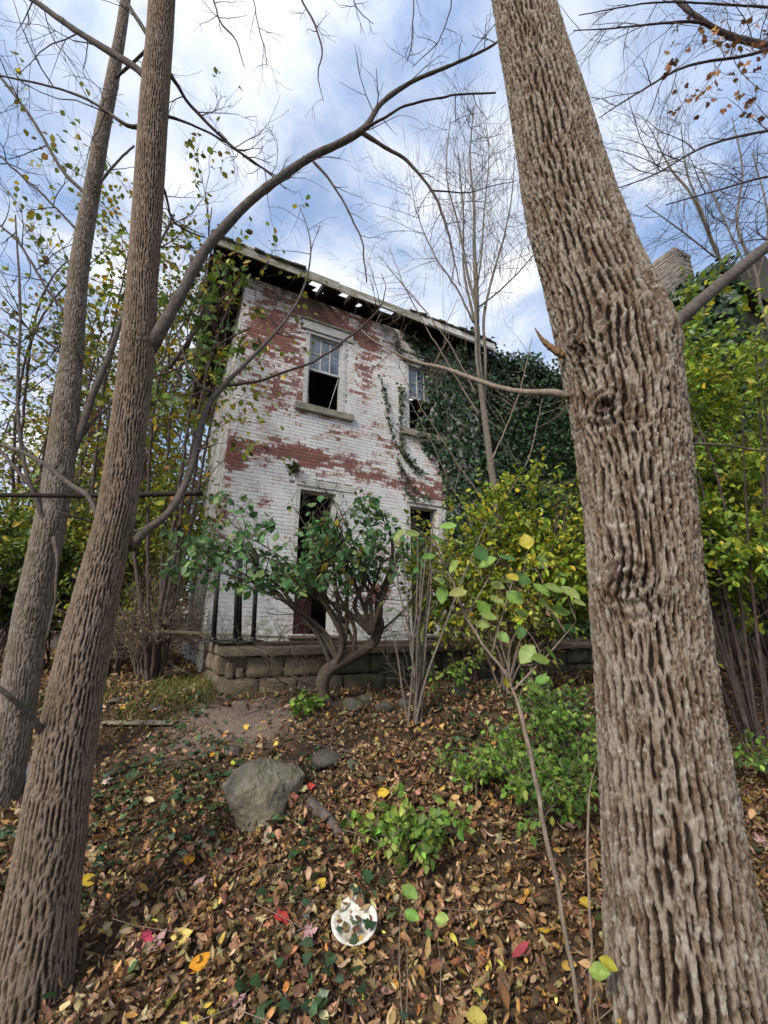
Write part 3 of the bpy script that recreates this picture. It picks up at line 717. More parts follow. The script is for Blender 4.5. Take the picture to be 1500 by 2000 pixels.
# black iron posts with round base plates standing on the porch
def ppt(px, py, d):  # point on porch top in house depth d seen at column px
    for s in np.linspace(-.6, 3, 1500):
        p = house(s, d, 0)
        if proj(np.array([p[0], p[1], EYE + ptop(d)]))[0] >= px: return np.array([p[0], p[1], EYE + ptop(d) + .004])
def post(px, d, toppx, toppy, label, disc):
    b = ppt(px, 0, d); t = thing('iron_post', label, 'post', b, 0, 'black iron posts on the porch')
    if disc:
        g = Geo(); a = np.arange(28) * 2 * np.pi / 28
        prof = [(0.0, .0), (disc, 0), (disc, .012), (disc * .9, .018), (.03, .022), (0.0, .022)]
        V = np.array([(r * math.cos(q), r * math.sin(q), z) for r, z in prof for q in a]); Q = []
        for k in range(len(prof) - 1):
            for j in range(28): Q.append((k * 28 + j, k * 28 + (j + 1) % 28, (k + 1) * 28 + (j + 1) % 28, (k + 1) * 28 + j))
        g.add(V, None, Q); put('base_plate', g, M_IRON, t)
    top = at(toppx, toppy, b[1]) - b; g = Geo(); tube(g, np.array([(0, 0, .0), top * .5, top]), np.array([.027, .026, .026]), 12); put('pole', g, M_IRON, t)
    g = Geo(); tube(g, np.array([(0, 0, .012), (0, 0, .05)]), np.array([.04, .033]), 12); put('collar', g, M_IRON, t)
    g = Geo(); tube(g, np.array([top, top + np.array([0, 0, .012])]), np.array([.032, .026]), 12); put('end_cap', g, M_IRON, t)
post(416, -1.15, 428, 1085, 'black iron post with round base plate nearest the porch corner', .17)
post(459, -1.45, 466, 1080, 'black iron post on wide round plate, leaning against its twin', .2)
post(467, -1.0, 470, 1080, 'black iron post standing just behind the one on the wide plate', 0)
post(494, -1.1, 503, 1085, 'black iron post farthest along the porch towards the maroon door', .12)
# long plank resting across the porch end
p0, p1 = at(306, 1233, 5.0), house(.95, -.35, -.045)
d = nrm(p1 - p0); sdv = nrm(np.cross(d, [0, 0, 1])); upv = np.cross(sdv, d); V, T, Q = cham(0, np.linalg.norm(p1 - p0), -.07, .07, -.016, .016, c=.004)
g = Geo(True).add(p0 + V[:, :1] * d + V[:, 1:2] * sdv + V[:, 2:3] * upv, T, Q); solo('plank', g, M_PLANK, 'long greenish plank sticking out past the porch corner', 'plank')

# ------------------------------------------------------------------ the big trunks
def trunk_mesh(P, R, nth, step, bark, knots=(), base_flare=0.0):
    """ring mesh along P with displaced bark; returns Geo and the bark height attribute"""
    C, Rr = smooth_line(P, R, step); T, N, B = frames(C); L = np.concatenate([[0], np.cumsum(np.linalg.norm(np.diff(C, axis=0), axis=1))])
    a = np.arange(nth) * 2 * np.pi / nth; A, LL = np.meshgrid(a, L); n = len(L)
    rad = N[:, None] * np.cos(A)[..., None] + B[:, None] * np.sin(A)[..., None]
    Rm = Rr[:, None] * np.ones_like(A)
    if base_flare: Rm = Rm * (1 + base_flare * np.exp(-LL / .25) * (1 + .35 * np.sin(A * 5 + 1)))
    lump = fbm(np.stack([np.cos(A) * 1.5, np.sin(A) * 1.5, LL * 2.0], -1).reshape(-1, 3), 77, 3).reshape(A.shape) - .5
    Rm = Rm * (1 + .10 * lump)
    W0 = C[:, None] + rad * Rm[..., None]
    q = np.stack([np.cos(A) * Rr.mean(), np.sin(A) * Rr.mean(), LL], -1).reshape(-1, 3)
    dark = np.zeros(len(q)); extra = np.zeros(len(q)); calm = np.ones(len(q)); warp = np.zeros_like(q)
    Wf = W0.reshape(-1, 3)
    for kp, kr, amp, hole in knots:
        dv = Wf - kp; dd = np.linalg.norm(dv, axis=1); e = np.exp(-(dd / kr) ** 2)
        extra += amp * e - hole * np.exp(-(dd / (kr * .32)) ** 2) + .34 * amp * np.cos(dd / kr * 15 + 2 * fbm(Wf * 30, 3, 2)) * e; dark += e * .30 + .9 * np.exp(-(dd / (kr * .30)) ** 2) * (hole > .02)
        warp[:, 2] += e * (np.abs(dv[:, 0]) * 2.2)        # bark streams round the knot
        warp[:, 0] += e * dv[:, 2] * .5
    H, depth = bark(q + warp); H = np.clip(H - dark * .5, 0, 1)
    W = Wf + rad.reshape(-1, 3) * (extra + (H - .6) * depth)[:, None]
    i = np.arange(n - 1)[:, None] * nth; j = np.arange(nth)[None]; k = (j + 1) % nth
    Q = np.stack([i + j, i + k, i + nth + k, i + nth + j], -1).reshape(-1, 4)
    return Geo().add(W, None, Q), H
def sstep(a, b, x): t = np.clip((x - a) / (b - a), 0, 1); return t * t * (3 - 2 * t)
def ridged(q, sc, w, seed, sharp=1.0, oct=2):
    n = fbm(q / np.array(sc) + w, seed, oct, .45); return np.clip(1 - np.abs(2 * n - 1) * 3.0, 0, 1) ** sharp
def weave(q, n, pitch, seed, amp=3.0, small=1.3, sm=(.022, .022, .05), lw=(.09, .09, .20)):
    """interlacing ridges: two families of wavering vertical ribs that cross and merge"""
    th = np.arctan2(q[:, 1], q[:, 0]); lo = (fbm(q / np.array(lw), seed, 3) - .5) * 2; hi = (fbm(q / np.array(sm), seed + 7, 2) - .5) * 2
    lo2 = (fbm(q / np.array(lw) * 1.15, seed + 13, 3) - .5) * 2
    k = 2 * np.pi / pitch
    c1 = .5 + .5 * np.cos(n * th + k * q[:, 2] * .5 + amp * lo * 2 + small * hi); c2 = .5 + .5 * np.cos(n * th - k * q[:, 2] * .5 + amp * lo2 * 2 - small * hi)
    return c1, c2
BK = {}
def bark_plates(q):
    c1, c2 = weave(q, 42, .26, 3, 2.7, 2.0, (.022, .022, .05)); w = np.stack([fbm(q / np.array([.03, .03, .05]), k, 3) for k in (1, 2, 3)], -1) - .5
    f3, f4, cc = worley(q / np.array([.024, .024, .085]) + w * 2.2, 9); crack = sstep(.02, .20, f4 - f3)
    f5, f6, c5 = worley(q / np.array([.008, .008, .022]) + w * 2.0, 15); chip = sstep(.0, .2, f6 - f5)
    rib = np.maximum(sstep(.30, .72, c1), sstep(.36, .76, c2) * .88); fine = fbm(q / np.array([.004, .004, .012]), 31, 3)
    h = rib * (.46 + .12 * cc) + .09 * cc + .09 * c5 * chip + .42 * (fine - .40) + .05
    h = h * (.76 + .24 * crack); BK['k'] = np.clip(.65 * cc + .35 * c5 + .5 * (fbm(q / np.array([.07, .07, .14]), 61, 3) - .5), 0, 1)
    return np.clip(h / .76, 0, 1), .030
def bark_net(q):
    c1, c2 = weave(q, 38, .20, 5, 3.2, 2.2, (.016, .016, .045), (.05, .05, .12)); w = np.stack([fbm(q / .03, k, 2) for k in (1, 2, 3)], -1) - .5
    rib = np.maximum(sstep(.28, .85, c1), sstep(.34, .9, c2) * .9); f3, f4, cc = worley(q / np.array([.010, .010, .030]) + w * 1.2, 6); crack = sstep(0, .16, f4 - f3)
    h = (.62 * rib + .12 * cc * crack + .28 * (fbm(q / np.array([.004, .004, .010]), 8, 2) - .3) + .08) * (.76 + .24 * crack)
    return np.clip(h / .80, 0, 1), .0105
def tree(name, label, base, group=None): return thing(name, label, 'tree', base, 0, group)
def add_branch(t, base, L, mat=M_LIMB, twigs=0, rg=None, tw=(.5, .006, 2), grav=0.0, tips=None, sides=9, start=.15, twmat=None, wig=.16, nch=3, slim=.72):
    P, R = pline(L); big_ = R[0] > .022; P[0] = P[0] + np.array([0, .04 if big_ else 0, 0]); R[0] *= .7 if big_ else 1; C, Rr = smooth_line(P, R * slim, .03); ln = np.concatenate([[0], np.cumsum(np.linalg.norm(np.diff(C, axis=0), axis=1))])
    jig = np.stack([fbm(C * 7 + k * 9, 4, 3) for k in range(3)], -1) - .5
    C = C + jig * np.clip(ln / .3, 0, 1)[:, None] * (.03 if not big_ else .008)
    Rr = Rr * (1 + .35 * (fbm(C * 14, 6, 3) - .5)) * (1 + .22 * np.exp(-((ln - .07) / .06) ** 2))
    g = Geo(); tube(g, C, Rr, sides); b = put('branch', g, mat, t, smooth=True, base=base, attrs={'h': np.full(g.n, .5)})
    if twigs:
        out = []
        for k in range(twigs):
            i = int(len(C) * rg.uniform(start, 1.0)); i = min(i, len(C) - 2); d = nrm(C[i + 1] - C[i]); q = rg.normal(0, 1, 3); q[1] *= .6; q = nrm(q - d * np.dot(q, d))
            grow(out, C[i], nrm(d * rg.uniform(.2, .9) + q), tw[0] * rg.uniform(.4, 1.2), min(tw[1] * 1.25, Rr[i] * .7), tw[2], rg, wig, grav, nch, tips)
        g = tubes(Geo(), out, 4); tag(put('twigs', g, twmat or M_TWIG, b, base=base), kind='stuff')
    return b, C
rg = np.random.default_rng(21)

# big pale-barked tree
rb = at(1395, 2150, 1.8); rb[2] = gz(np.array([rb[0]]), np.array([rb[1]]))[0] - .05
LR = [(1395, 2250, 1.8, 400), (1352, 2000, 1.8, 322), (1322, 1750, 1.82, 290), (1297, 1500, 1.83, 264), (1268, 1250, 1.84, 247), (1245, 1000, 1.85, 245), (1222, 800, 1.86, 258), (1196, 660, 1.87, 258), (1155, 540, 1.88, 212), (1112, 400, 1.9, 196), (1070, 220, 1.9, 175), (1026, 30, 1.92, 152), (985, -180, 1.92, 138), (940, -420, 1.92, 125)]
P, R = pline(LR, 0); R = R * np.array([.92, .90, .87, .82, .775, .75, .75, .775, .80, .80, .745, .70, .68, .68])
tr = tree('tree', 'massive tree with pale ridged bark filling the picture from bottom to top', rb)
def on(px, py, Y, r): p = at(px, py, Y); return p - nrm(p - np.array([0, 0, EYE])) * r
knots = [(on(1225, 1128, 1.84, .195), .115, .050, .085), (on(1190, 795, 1.86, .195), .105, .042, .050), (on(1105, 660, 1.86, .13), .085, .034, .0), (on(1270, 665, 1.86, .15), .10, .040, .0), (on(1185, 645, 1.86, .19), .09, .034, .0), (on(1230, 690, 1.86, .19), .07, .026, .03), (on(1140, 690, 1.86, .17), .07, .024, .025)]
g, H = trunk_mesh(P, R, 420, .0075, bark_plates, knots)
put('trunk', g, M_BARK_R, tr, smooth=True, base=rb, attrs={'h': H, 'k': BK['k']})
add_branch(tr, rb, [(1255, 690, 1.86, 60), (1310, 640, 1.88, 46), (1375, 582, 1.95, 42), (1440, 528, 2.05, 40), (1510, 472, 2.2, 38), (1640, 370, 2.5, 34)], M_LIMB, 5, rg, (.4, .005, 1), sides=14, start=.5)
add_branch(tr, rb, [(1120, 768, 1.86, 26), (1085, 767, 1.92, 20), (1010, 764, 2.2, 15), (945, 747, 2.5, 13), (870, 720, 2.8, 11), (800, 702, 3.1, 8), (735, 668, 3.3, 5), (700, 640, 3.4, 3)], M_TWIG_PALE, 8, rg, (.35, .004, 1), start=.5, twmat=M_TWIG_PALE)
add_branch(tr, rb, [(1330, 880, 1.86, 12), (1350, 868, 1.88, 9), (1410, 871, 1.9, 7), (1500, 880, 1.95, 6), (1600, 860, 2, 4)], M_LIMB, 4, rg, (.25, .003, 1))
for sx, sy, ex, ey, wd_ in ((1085, 690, 1044, 640, 16), (1092, 695, 1066, 662, 14)):
    g = Geo(); Pq, Rq = pline([(1135, 690, 1.86, wd_ * 1.6), (sx + 12, sy, 1.85, wd_), ((sx + ex) / 2, (sy + ey) / 2 + 4, 1.84, wd_ * .7), (ex, ey, 1.83, 1.5)]); C, Rr = smooth_line(Pq, Rq, .006); tube(g, C, Rr * (1 + 1.0 * (fbm(C * 90, 3, 2) - .5)), 6); put('broken_stub', g, M_CHIP, tr, base=rb)

# main left tree
lb = at(45, 1985, 2.0); lb[2] = gz(np.array([lb[0]]), np.array([lb[1]]))[0] - .08
tl = tree('tree', 'brown tree with fine fissured bark and the long arching branch across the sky', lb)
LL_ = [(20, 2090, 2.0, 210), (60, 1900, 2.0, 172), (92, 1700, 2.0, 156), (122, 1500, 2.0, 142), (155, 1320, 2.0, 128), (192, 1150, 2.0, 108), (228, 1000, 2.0, 96), (252, 830, 2.0, 90), (268, 700, 2.0, 86), (278, 560, 2.0, 70), (290, 380, 2.0, 66), (300, 220, 2.0, 63), (313, 60, 2.0, 58), (322, -80, 2.0, 54), (335, -260, 2.0, 50)]
P, R = pline(LL_, 0); R = R * np.array([.80, .78, .74, .72, .70, .68, .67, .67, .68, .74, .76, .78, .78, .78, .78])
g, H = trunk_mesh(P, R, 168, .006, bark_net, [(on(270, 660, 2.0, .05), .05, .010, 0), (on(255, 1060, 2.0, .08), .06, .012, 0), (on(275, 130, 2, .08), .05, .008, 0)], .15)
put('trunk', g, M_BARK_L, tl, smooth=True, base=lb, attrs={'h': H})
AB = lambda L, **k: add_branch(tl, lb, L, **k)
AB([(275, 690, 2.0, 50), (308, 655, 2.0, 38), (345, 590, 2.02, 34), (378, 528, 2.05, 33), (415, 470, 2.08, 32), (500, 383, 2.12, 27), (600, 312, 2.17, 25), (705, 256, 2.22, 22), (742, 205, 2.26, 17), (800, 162, 2.3, 14), (870, 132, 2.34, 12), (950, 96, 2.38, 9), (985, 70, 2.4, 6)], twigs=10, rg=rg, tw=(.3, .0035, 1), sides=12, start=.3)
AB([(700, 258, 2.22, 13), (740, 236, 2.2, 9), (800, 206, 2.18, 8), (880, 186, 2.16, 7), (968, 180, 2.14, 5)], mat=M_TWIG, twigs=4, rg=rg, tw=(.2, .003, 0))
AB([(705, 258, 2.22, 13), (745, 283, 2.25, 12), (800, 320, 2.28, 10), (842, 370, 2.3, 8), (868, 430, 2.3, 8), (885, 500, 2.32, 5), (900, 560, 2.33, 3)], mat=M_TWIG, twigs=5, rg=rg, tw=(.3, .003, 1))
AB([(612, 316, 2.17, 8), (650, 360, 2.18, 7), (685, 420, 2.2, 6), (708, 480, 2.2, 5), (716, 552, 2.2, 4)], mat=M_TWIG, twigs=4, rg=rg, tw=(.2, .0025, 0))
AB([(843, 372, 2.3, 5), (900, 375, 2.3, 4), (960, 365, 2.3, 3), (1010, 350, 2.3, 2)], mat=M_TWIG)
AB([(383, 530, 2.05, 20), (377, 512, 2.04, 16), (374, 500, 2.04, 12)], mat=M_LIMB)
AB([(250, 1070, 2.0, 32), (278, 1042, 2.02, 24), (330, 1000, 2.1, 22), (368, 930, 2.2, 20), (388, 850, 2.3, 18), (408, 790, 2.38, 17), (442, 748, 2.45, 15), (490, 700, 2.55, 11), (560, 622, 2.7, 8), (598, 548, 2.8, 6), (606, 470, 2.9, 4), (585, 400, 3.0, 2)], twigs=9, rg=rg, tw=(.4, .004, 1), twmat=M_LIMB, start=.45)
AB([(436, 753, 2.45, 10), (480, 748, 2.5, 8), (560, 728, 2.58, 7), (625, 700, 2.65, 7), (680, 660, 2.72, 6), (735, 612, 2.8, 5), (752, 570, 2.85, 3), (745, 535, 2.9, 2)], mat=M_TWIG, twigs=5, rg=rg, tw=(.3, .003, 1))
AB([(425, 768, 2.42, 10), (390, 752, 2.42, 8), (362, 705, 2.4, 7), (345, 640, 2.4, 5), (330, 560, 2.4, 3)], twigs=3, rg=rg)
AB([(380, 880, 2.22, 5), (420, 868, 2.2, 4), (412, 850, 2.2, 2)], mat=M_TWIG)
AB([(295, 165, 2.0, 34), (272, 138, 2.0, 25), (205, 95, 2.02, 24), (130, 47, 2.04, 22), (65, 0, 2.06, 20), (-40, -70, 2.1, 17)], twigs=8, rg=rg, tw=(.45, .004, 2), sides=12)
AB([(305, 90, 2.0, 24), (290, 70, 2.0, 17), (262, 28, 2.0, 15), (240, -10, 2.0, 14), (205, -80, 2, 10)], twigs=4, rg=rg, tw=(.35, .004, 1))
AB([(318, 120, 2.02, 14), (345, 165, 2.1, 13), (372, 205, 2.15, 11), (430, 265, 2.25, 10), (490, 312, 2.35, 7), (545, 345, 2.45, 4)], mat=M_TWIG, twigs=9, rg=rg, tw=(.35, .0035, 2))
AB([(318, 225, 2.02, 11), (355, 236, 2.08, 8), (425, 268, 2.2, 7), (500, 318, 2.3, 6), (560, 370, 2.4, 3)], mat=M_TWIG, twigs=7, rg=rg, tw=(.3, .003, 1))
AB([(285, 232, 2.0, 22), (258, 248, 1.98, 14), (235, 238, 1.96, 12), (190, 205, 1.94, 10), (120, 175, 1.92, 8), (0, 148, 1.9, 6), (-90, 140, 1.9, 5)], twigs=9, rg=rg, tw=(.45, .004, 2))
AB([(310, 350, 2.02, 9), (322, 375, 2.05, 8), (335, 425, 2.1, 7), (365, 452, 2.15, 6), (400, 465, 2.2, 4)], mat=M_TWIG, twigs=3, rg=rg, tw=(.2, .003, 1))
AB([(215, 1135, 2.0, 24), (180, 985, 2.1, 15), (130, 942, 2.15, 17), (65, 893, 2.2, 14), (0, 868, 2.25, 12), (-80, 850, 2.3, 9)], twigs=4, rg=rg, tw=(.35, .004, 1))
AB([(110, 1460, 2.0, 40), (84, 1432, 1.92, 25), (60, 1400, 1.85, 20), (0, 1345, 1.75, 16), (-80, 1290, 1.7, 12)], mat=M_LIMB, sides=10)
for L in ([(585, -60, 2.2, 8), (590, 0, 2.2, 7), (615, 45, 2.22, 7), (628, 95, 2.24, 6), (622, 150, 2.25, 4), (632, 200, 2.26, 2)], [(815, -60, 2.3, 6), (808, 0, 2.3, 5), (805, 70, 2.3, 5), (795, 120, 2.3, 3)], [(900, -60, 2.3, 5), (884, 0, 2.3, 5), (862, 70, 2.3, 4), (830, 105, 2.32, 3), (805, 130, 2.33, 2)], [(490, -40, 2.3, 5), (500, 30, 2.3, 4), (515, 90, 2.3, 4), (522, 130, 2.3, 2)], [(690, -40, 2.3, 5), (696, 15, 2.3, 4), (730, 45, 2.3, 2)], [(400, -60, 2.1, 7), (430, 40, 2.15, 6), (460, 80, 2.2, 5), (478, 130, 2.2, 3)]):
    AB(L, mat=M_TWIG, twigs=5, rg=rg, tw=(.2, .0025, 1), start=.3)

# second left trunk
sb = at(-10, 1600, 3.0); sb[2] = gz(np.array([sb[0]]), np.array([sb[1]]))[0] - .08
t2 = tree('tree', 'slimmer grey-brown tree directly behind and left of the fissured trunk', sb)
L2 = [(-45, 1680, 3.0, 90), (0, 1545, 3.0, 84), (30, 1400, 3.0, 78), (62, 1200, 3.0, 72), (95, 1040, 3.0, 66), (118, 900, 3.0, 62), (140, 700, 3.0, 46), (155, 520, 3.0, 40), (180, 370, 3.0, 34), (205, 230, 3.0, 30), (228, 110, 3.0, 25), (245, 0, 3.0, 20), (262, -160, 3.0, 16)]
P, R = pline(L2, 0); R = R * .78
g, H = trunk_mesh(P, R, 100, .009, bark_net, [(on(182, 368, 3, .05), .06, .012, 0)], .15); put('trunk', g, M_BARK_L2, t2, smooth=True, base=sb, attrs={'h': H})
A2 = lambda L, **k: add_branch(t2, sb, L, rg=rg, **k)
A2([(175, 385, 3.0, 18), (160, 372, 3.0, 13), (120, 330, 3.0, 12), (62, 232, 3.0, 11), (0, 150, 3.0, 9), (-60, 80, 3, 7)], twigs=8, tw=(.6, .005, 2))
A2([(160, 455, 3.0, 11), (150, 448, 3.0, 8), (95, 392, 3.0, 8), (0, 305, 3.0, 7), (-80, 240, 3, 5)], twigs=9, tw=(.6, .005, 2), mat=M_TWIG)
A2([(190, 362, 3.0, 10), (225, 320, 3.02, 8), (262, 285, 3.05, 7)], twigs=3, tw=(.4, .004, 1))
A2([(215, 150, 3.0, 12), (245, 135, 2.9, 11), (278, 105, 2.8, 11), (310, 60, 2.7, 8)], twigs=2, tw=(.4, .004, 1))
A2([(118, 905, 3.0, 34), (150, 862, 3.02, 24), (182, 770, 3.05, 22), (215, 690, 3.08, 18), (240, 620, 3.1, 15), (290, 520, 3.2, 10), (340, 420, 3.3, 7)], twigs=8, tw=(.6, .006, 2))
A2([(150, 865, 3.02, 10), (195, 810, 3.1, 8), (250, 760, 3.2, 7), (350, 720, 3.4, 5)], mat=M_TWIG, twigs=4, tw=(.5, .005, 1))
A2([(95, 1050, 2.95, 18), (80, 1000, 2.9, 15), (52, 920, 2.85, 13), (36, 820, 2.8, 11), (36, 700, 2.8, 9), (40, 600, 2.8, 8), (30, 420, 2.8, 5)], twigs=8, tw=(.6, .005, 2))
A2([(105, 1050, 2.92, 12), (112, 1100, 2.88, 9), (106, 1180, 2.86, 8), (88, 1250, 2.86, 7)], mat=M_LIMB)
A2([(110, 1010, 3.0, 14), (60, 950, 3.0, 13), (0, 880, 3.05, 11), (-50, 830, 3.1, 8)], twigs=4, tw=(.5, .005, 1))
A2([(150, 640, 3.0, 10), (90, 560, 3.05, 9), (40, 480, 3.1, 8), (0, 440, 3.1, 7)], twigs=7, tw=(.6, .005, 2), mat=M_TWIG)
A2([(140, 700, 3.0, 10), (80, 660, 3.0, 8), (0, 600, 3.0, 6)], twigs=7, tw=(.5, .005, 2), mat=M_TWIG)

# straight dark pole jutting across both left trunks
P, R = pline([(-60, 968, 2.4, 11), (0, 967, 2.42, 11), (190, 968, 2.5, 11), (395, 963, 2.6, 11)]); C, Rr = smooth_line(P, R, .05); g = Geo(); tube(g, C, Rr * (1 + .12 * (fbm(C * 20, 2, 2) - .5)), 10)
solo('dead_pole', g, M_DARKPOLE, 'straight dark dead branch running level behind the fissured trunk', 'branch', smooth=True)

# slender multi-stemmed tree before the house
cb = at(1005, 1262, 4.9); cb[2] = gz(np.array([cb[0]]), np.array([cb[1]]))[0] - .05
tc = tree('tree', 'slender tan multi-stemmed tree with fine drooping twigs before the house', cb)
def stem(t, base, L, mat, nm='stem', twigs=0, tw=(.6, .005, 2), grav=0.0, start=.3, sides=9, wig=.16, twmat=None, nch=3):
    b, C = add_branch(t, base, [(a, b_, c, w * .8) for a, b_, c, w in L], mat, twigs, rg, tw, grav, None, sides, start, twmat, wig, nch); b.name = nm; return b, C
stem(tc, cb, [(1008, 1275, 4.9, 32), (998, 1200, 4.9, 30), (985, 1090, 4.9, 28), (968, 970, 4.9, 26), (955, 880, 4.9, 24), (945, 800, 4.9, 22), (936, 720, 4.9, 21), (932, 640, 4.9, 20), (930, 560, 4.9, 18), (926, 480, 4.9, 14), (926, 400, 4.9, 10), (918, 310, 4.9, 7), (925, 210, 4.9, 4)], M_CENTRE, 'trunk', 26, (.9, .0045, 2), .05, .55, 11, .10)
for L in ([(958, 870, 4.9, 14), (942, 770, 4.86, 13), (931, 700, 4.85, 12), (929, 600, 4.85, 12), (915, 545, 4.85, 11), (898, 450, 4.85, 8), (872, 340, 4.85, 5), (880, 230, 4.85, 3)],
          [(948, 800, 4.92, 12), (948, 700, 4.95, 12), (945, 620, 4.95, 11), (962, 540, 4.95, 9), (985, 460, 4.95, 7), (1000, 380, 4.95, 5), (1005, 300, 4.95, 3)],
          [(932, 640, 4.9, 12), (918, 590, 4.95, 10), (905, 520, 5, 8), (905, 420, 5, 6), (895, 300, 5, 4)],
          [(930, 580, 4.9, 9), (940, 500, 4.85, 8), (945, 420, 4.85, 6), (955, 300, 4.85, 4), (945, 215, 4.85, 2)],
          [(925, 630, 4.9, 8), (895, 570, 4.8, 7), (850, 500, 4.75, 5), (815, 420, 4.7, 4), (800, 340, 4.7, 2)],
          [(935, 600, 4.9, 7), (985, 560, 4.85, 6), (1040, 500, 4.8, 5), (1090, 430, 4.8, 3)]):
    stem(tc, cb, L, M_CENTRE, 'stem', 15, (.8, .004, 2), .03, .35, 7, .10)
out = []
for k in range(190):   # long hanging and rising wands
    px = rg.normal(930, 62); py = rg.uniform(215, 560); p = at(px, py, rg.uniform(4.5, 5.3)); d = np.array([rg.normal(0, .12), rg.normal(0, .1), 1 if rg.random() < .65 else -1]); grow(out, p, d, rg.uniform(.4, 1.1), .0036, 1, rg, .07, 0, 2, None, .09, .3, (.4, .8))
tag(put('twigs', tubes(Geo(), out, 3), M_TWIG_PALE, tc, base=cb), kind='stuff')
out = []
for L in ([(935, 810, 4.9, 6), (880, 720, 4.8, 5), (800, 580, 4.6, 4), (760, 480, 4.5, 2)], [(930, 770, 4.9, 6), (870, 660, 4.7, 5), (790, 560, 4.5, 4), (740, 500, 4.4, 2)], [(960, 1000, 4.8, 6), (890, 900, 4.6, 5), (820, 790, 4.4, 4), (770, 700, 4.3, 2)], [(960, 900, 4.8, 6), (1010, 780, 4.7, 5), (1040, 660, 4.6, 3)], [(975, 1040, 4.8, 5), (900, 980, 4.6, 4), (840, 860, 4.4, 3), (790, 760, 4.3, 2)], [(970, 1000, 4.7, 5), (1030, 900, 4.6, 4), (1060, 780, 4.5, 3)]):
    stem(tc, cb, L, M_TWIG_PALE, 'branch', 8, (.5, .0035, 2), .0, .2, 6, .12, M_TWIG_PALE)

# maple reaching in from beyond the right edge
mb = np.array([7.4, 4.2, float(gz(np.array([7.4]), np.array([4.2]))[0])]); tm = tree('tree', 'grey-limbed maple reaching in at the upper right with a few rust-brown leaves', mb)
tr_P = np.array([mb, mb + (0, 0, 2.5), mb + (-.15, 0, 5.0), mb + (-.2, .1, 8.0)]); C, Rr = smooth_line(tr_P, np.array([.22, .18, .14, .08]), .1); g = Geo(); tube(g, C, Rr, 14); put('trunk', g, M_LIMB, tm, smooth=True, base=mb, attrs={'h': np.full(g.n, .5)})
tips = []
AM = lambda L, **k: add_branch(tm, mb, L, rg=rg, tips=tips, **k)
AM([(1760, 250, 4.2, 44), (1600, 140, 4.1, 34), (1500, 92, 4.0, 26), (1420, 68, 3.9, 22), (1350, 25, 3.8, 18), (1290, -30, 3.8, 12)], twigs=16, tw=(.9, .006, 3), wig=.10)
AM([(1430, 70, 3.9, 12), (1370, 45, 3.8, 12), (1300, 45, 3.7, 8), (1200, 55, 3.6, 5), (1120, 60, 3.6, 3)], twigs=14, tw=(.7, .005, 2), mat=M_TWIG, wig=.10)
AM([(1760, 120, 4.0, 26), (1560, 90, 3.9, 15), (1450, 110, 3.8, 11), (1340, 130, 3.7, 9), (1240, 185, 3.6, 6), (1170, 230, 3.6, 3)], twigs=14, tw=(.7, .005, 2), mat=M_TWIG, wig=.10)
AM([(1800, 300, 4.0, 20), (1620, 240, 3.9, 14), (1500, 255, 3.9, 10), (1380, 285, 3.8, 8), (1280, 340, 3.8, 5), (1200, 370, 3.8, 3)], twigs=18, tw=(.8, .005, 3), mat=M_TWIG, wig=.10)
AM([(1820, 380, 4.0, 18), (1640, 330, 4, 12), (1500, 345, 4, 8), (1400, 372, 4, 6), (1300, 400, 4, 4)], twigs=14, tw=(.7, .005, 3), mat=M_TWIG, wig=.10)
AM([(1700, 30, 3.9, 18), (1560, 20, 3.8, 10), (1430, 10, 3.7, 8), (1280, 5, 3.6, 6), (1130, 30, 3.5, 3)], twigs=14, tw=(.6, .005, 2), mat=M_TWIG, wig=.10)
tp = np.array([p for p, d in tips]); a, b = proj(tp); ok = np.where((a > 1240) & (b > 30) & (b < 230) & (a + b * .3 > 1330))[0]; ok = ok[rg.permutation(len(ok))[:230]]
g = batch(Geo(), MAPLE, tp[ok], rg.normal(0, 1, (len(ok), 3)) + (0, 0, -.8), rg.normal(0, 1, (len(ok), 3)), rg.uniform(.05, .085, len(ok)), pal(rg, len(ok), [(.33, .15, .06), (.40, .22, .08), (.26, .10, .05)]))
put('leaves', g, M_DEAD, tm, col=True, base=mb)

def bare_tree(label, stems, group, mat=M_CENTRE, twn=14, tw=(1.0, .006, 3), nm='tree', wig=.14):
    p = at(*stems[0][0][:3]); b = np.array([p[0], p[1], float(gz(p[:1], p[1:2])[0])]); t = tree(nm, label, b, group)
    stems = [[(a, b_, c, w * .72) for a, b_, c, w in L] for L in stems]; Pr, Rr = pline(stems[0]); Rr = Rr * .72; g = Geo(); C = smooth_line(np.vstack([b[None] - (0, 0, .1), Pr[:1] * 1.0]), np.array([Rr[0] * 1.15, Rr[0]]), .2)
    if Pr[0][2] > b[2] + .1: tube(g, C[0], C[1], 8); put('trunk', g, mat, t, smooth=True, base=b, attrs={'h': np.full(g.n, .5)})
    for L in stems: add_branch(t, b, L, mat, twn, rg, tw, .02, None, 7, .15, None, wig)
    return t, b
bare_tree('bare tan tree with upswept limbs rising behind the chimney', [[(1440, 640, 7.0, 26), (1425, 560, 7.0, 20), (1390, 470, 7.0, 16), (1350, 380, 7.0, 12), (1310, 330, 7, 9), (1270, 250, 7, 4)], [(1430, 560, 7, 12), (1370, 410, 6.9, 9), (1340, 330, 6.9, 7), (1330, 240, 6.9, 4)], [(1400, 500, 7, 10), (1330, 450, 6.9, 7), (1260, 400, 6.9, 4)]], 'bare trees behind the wing')
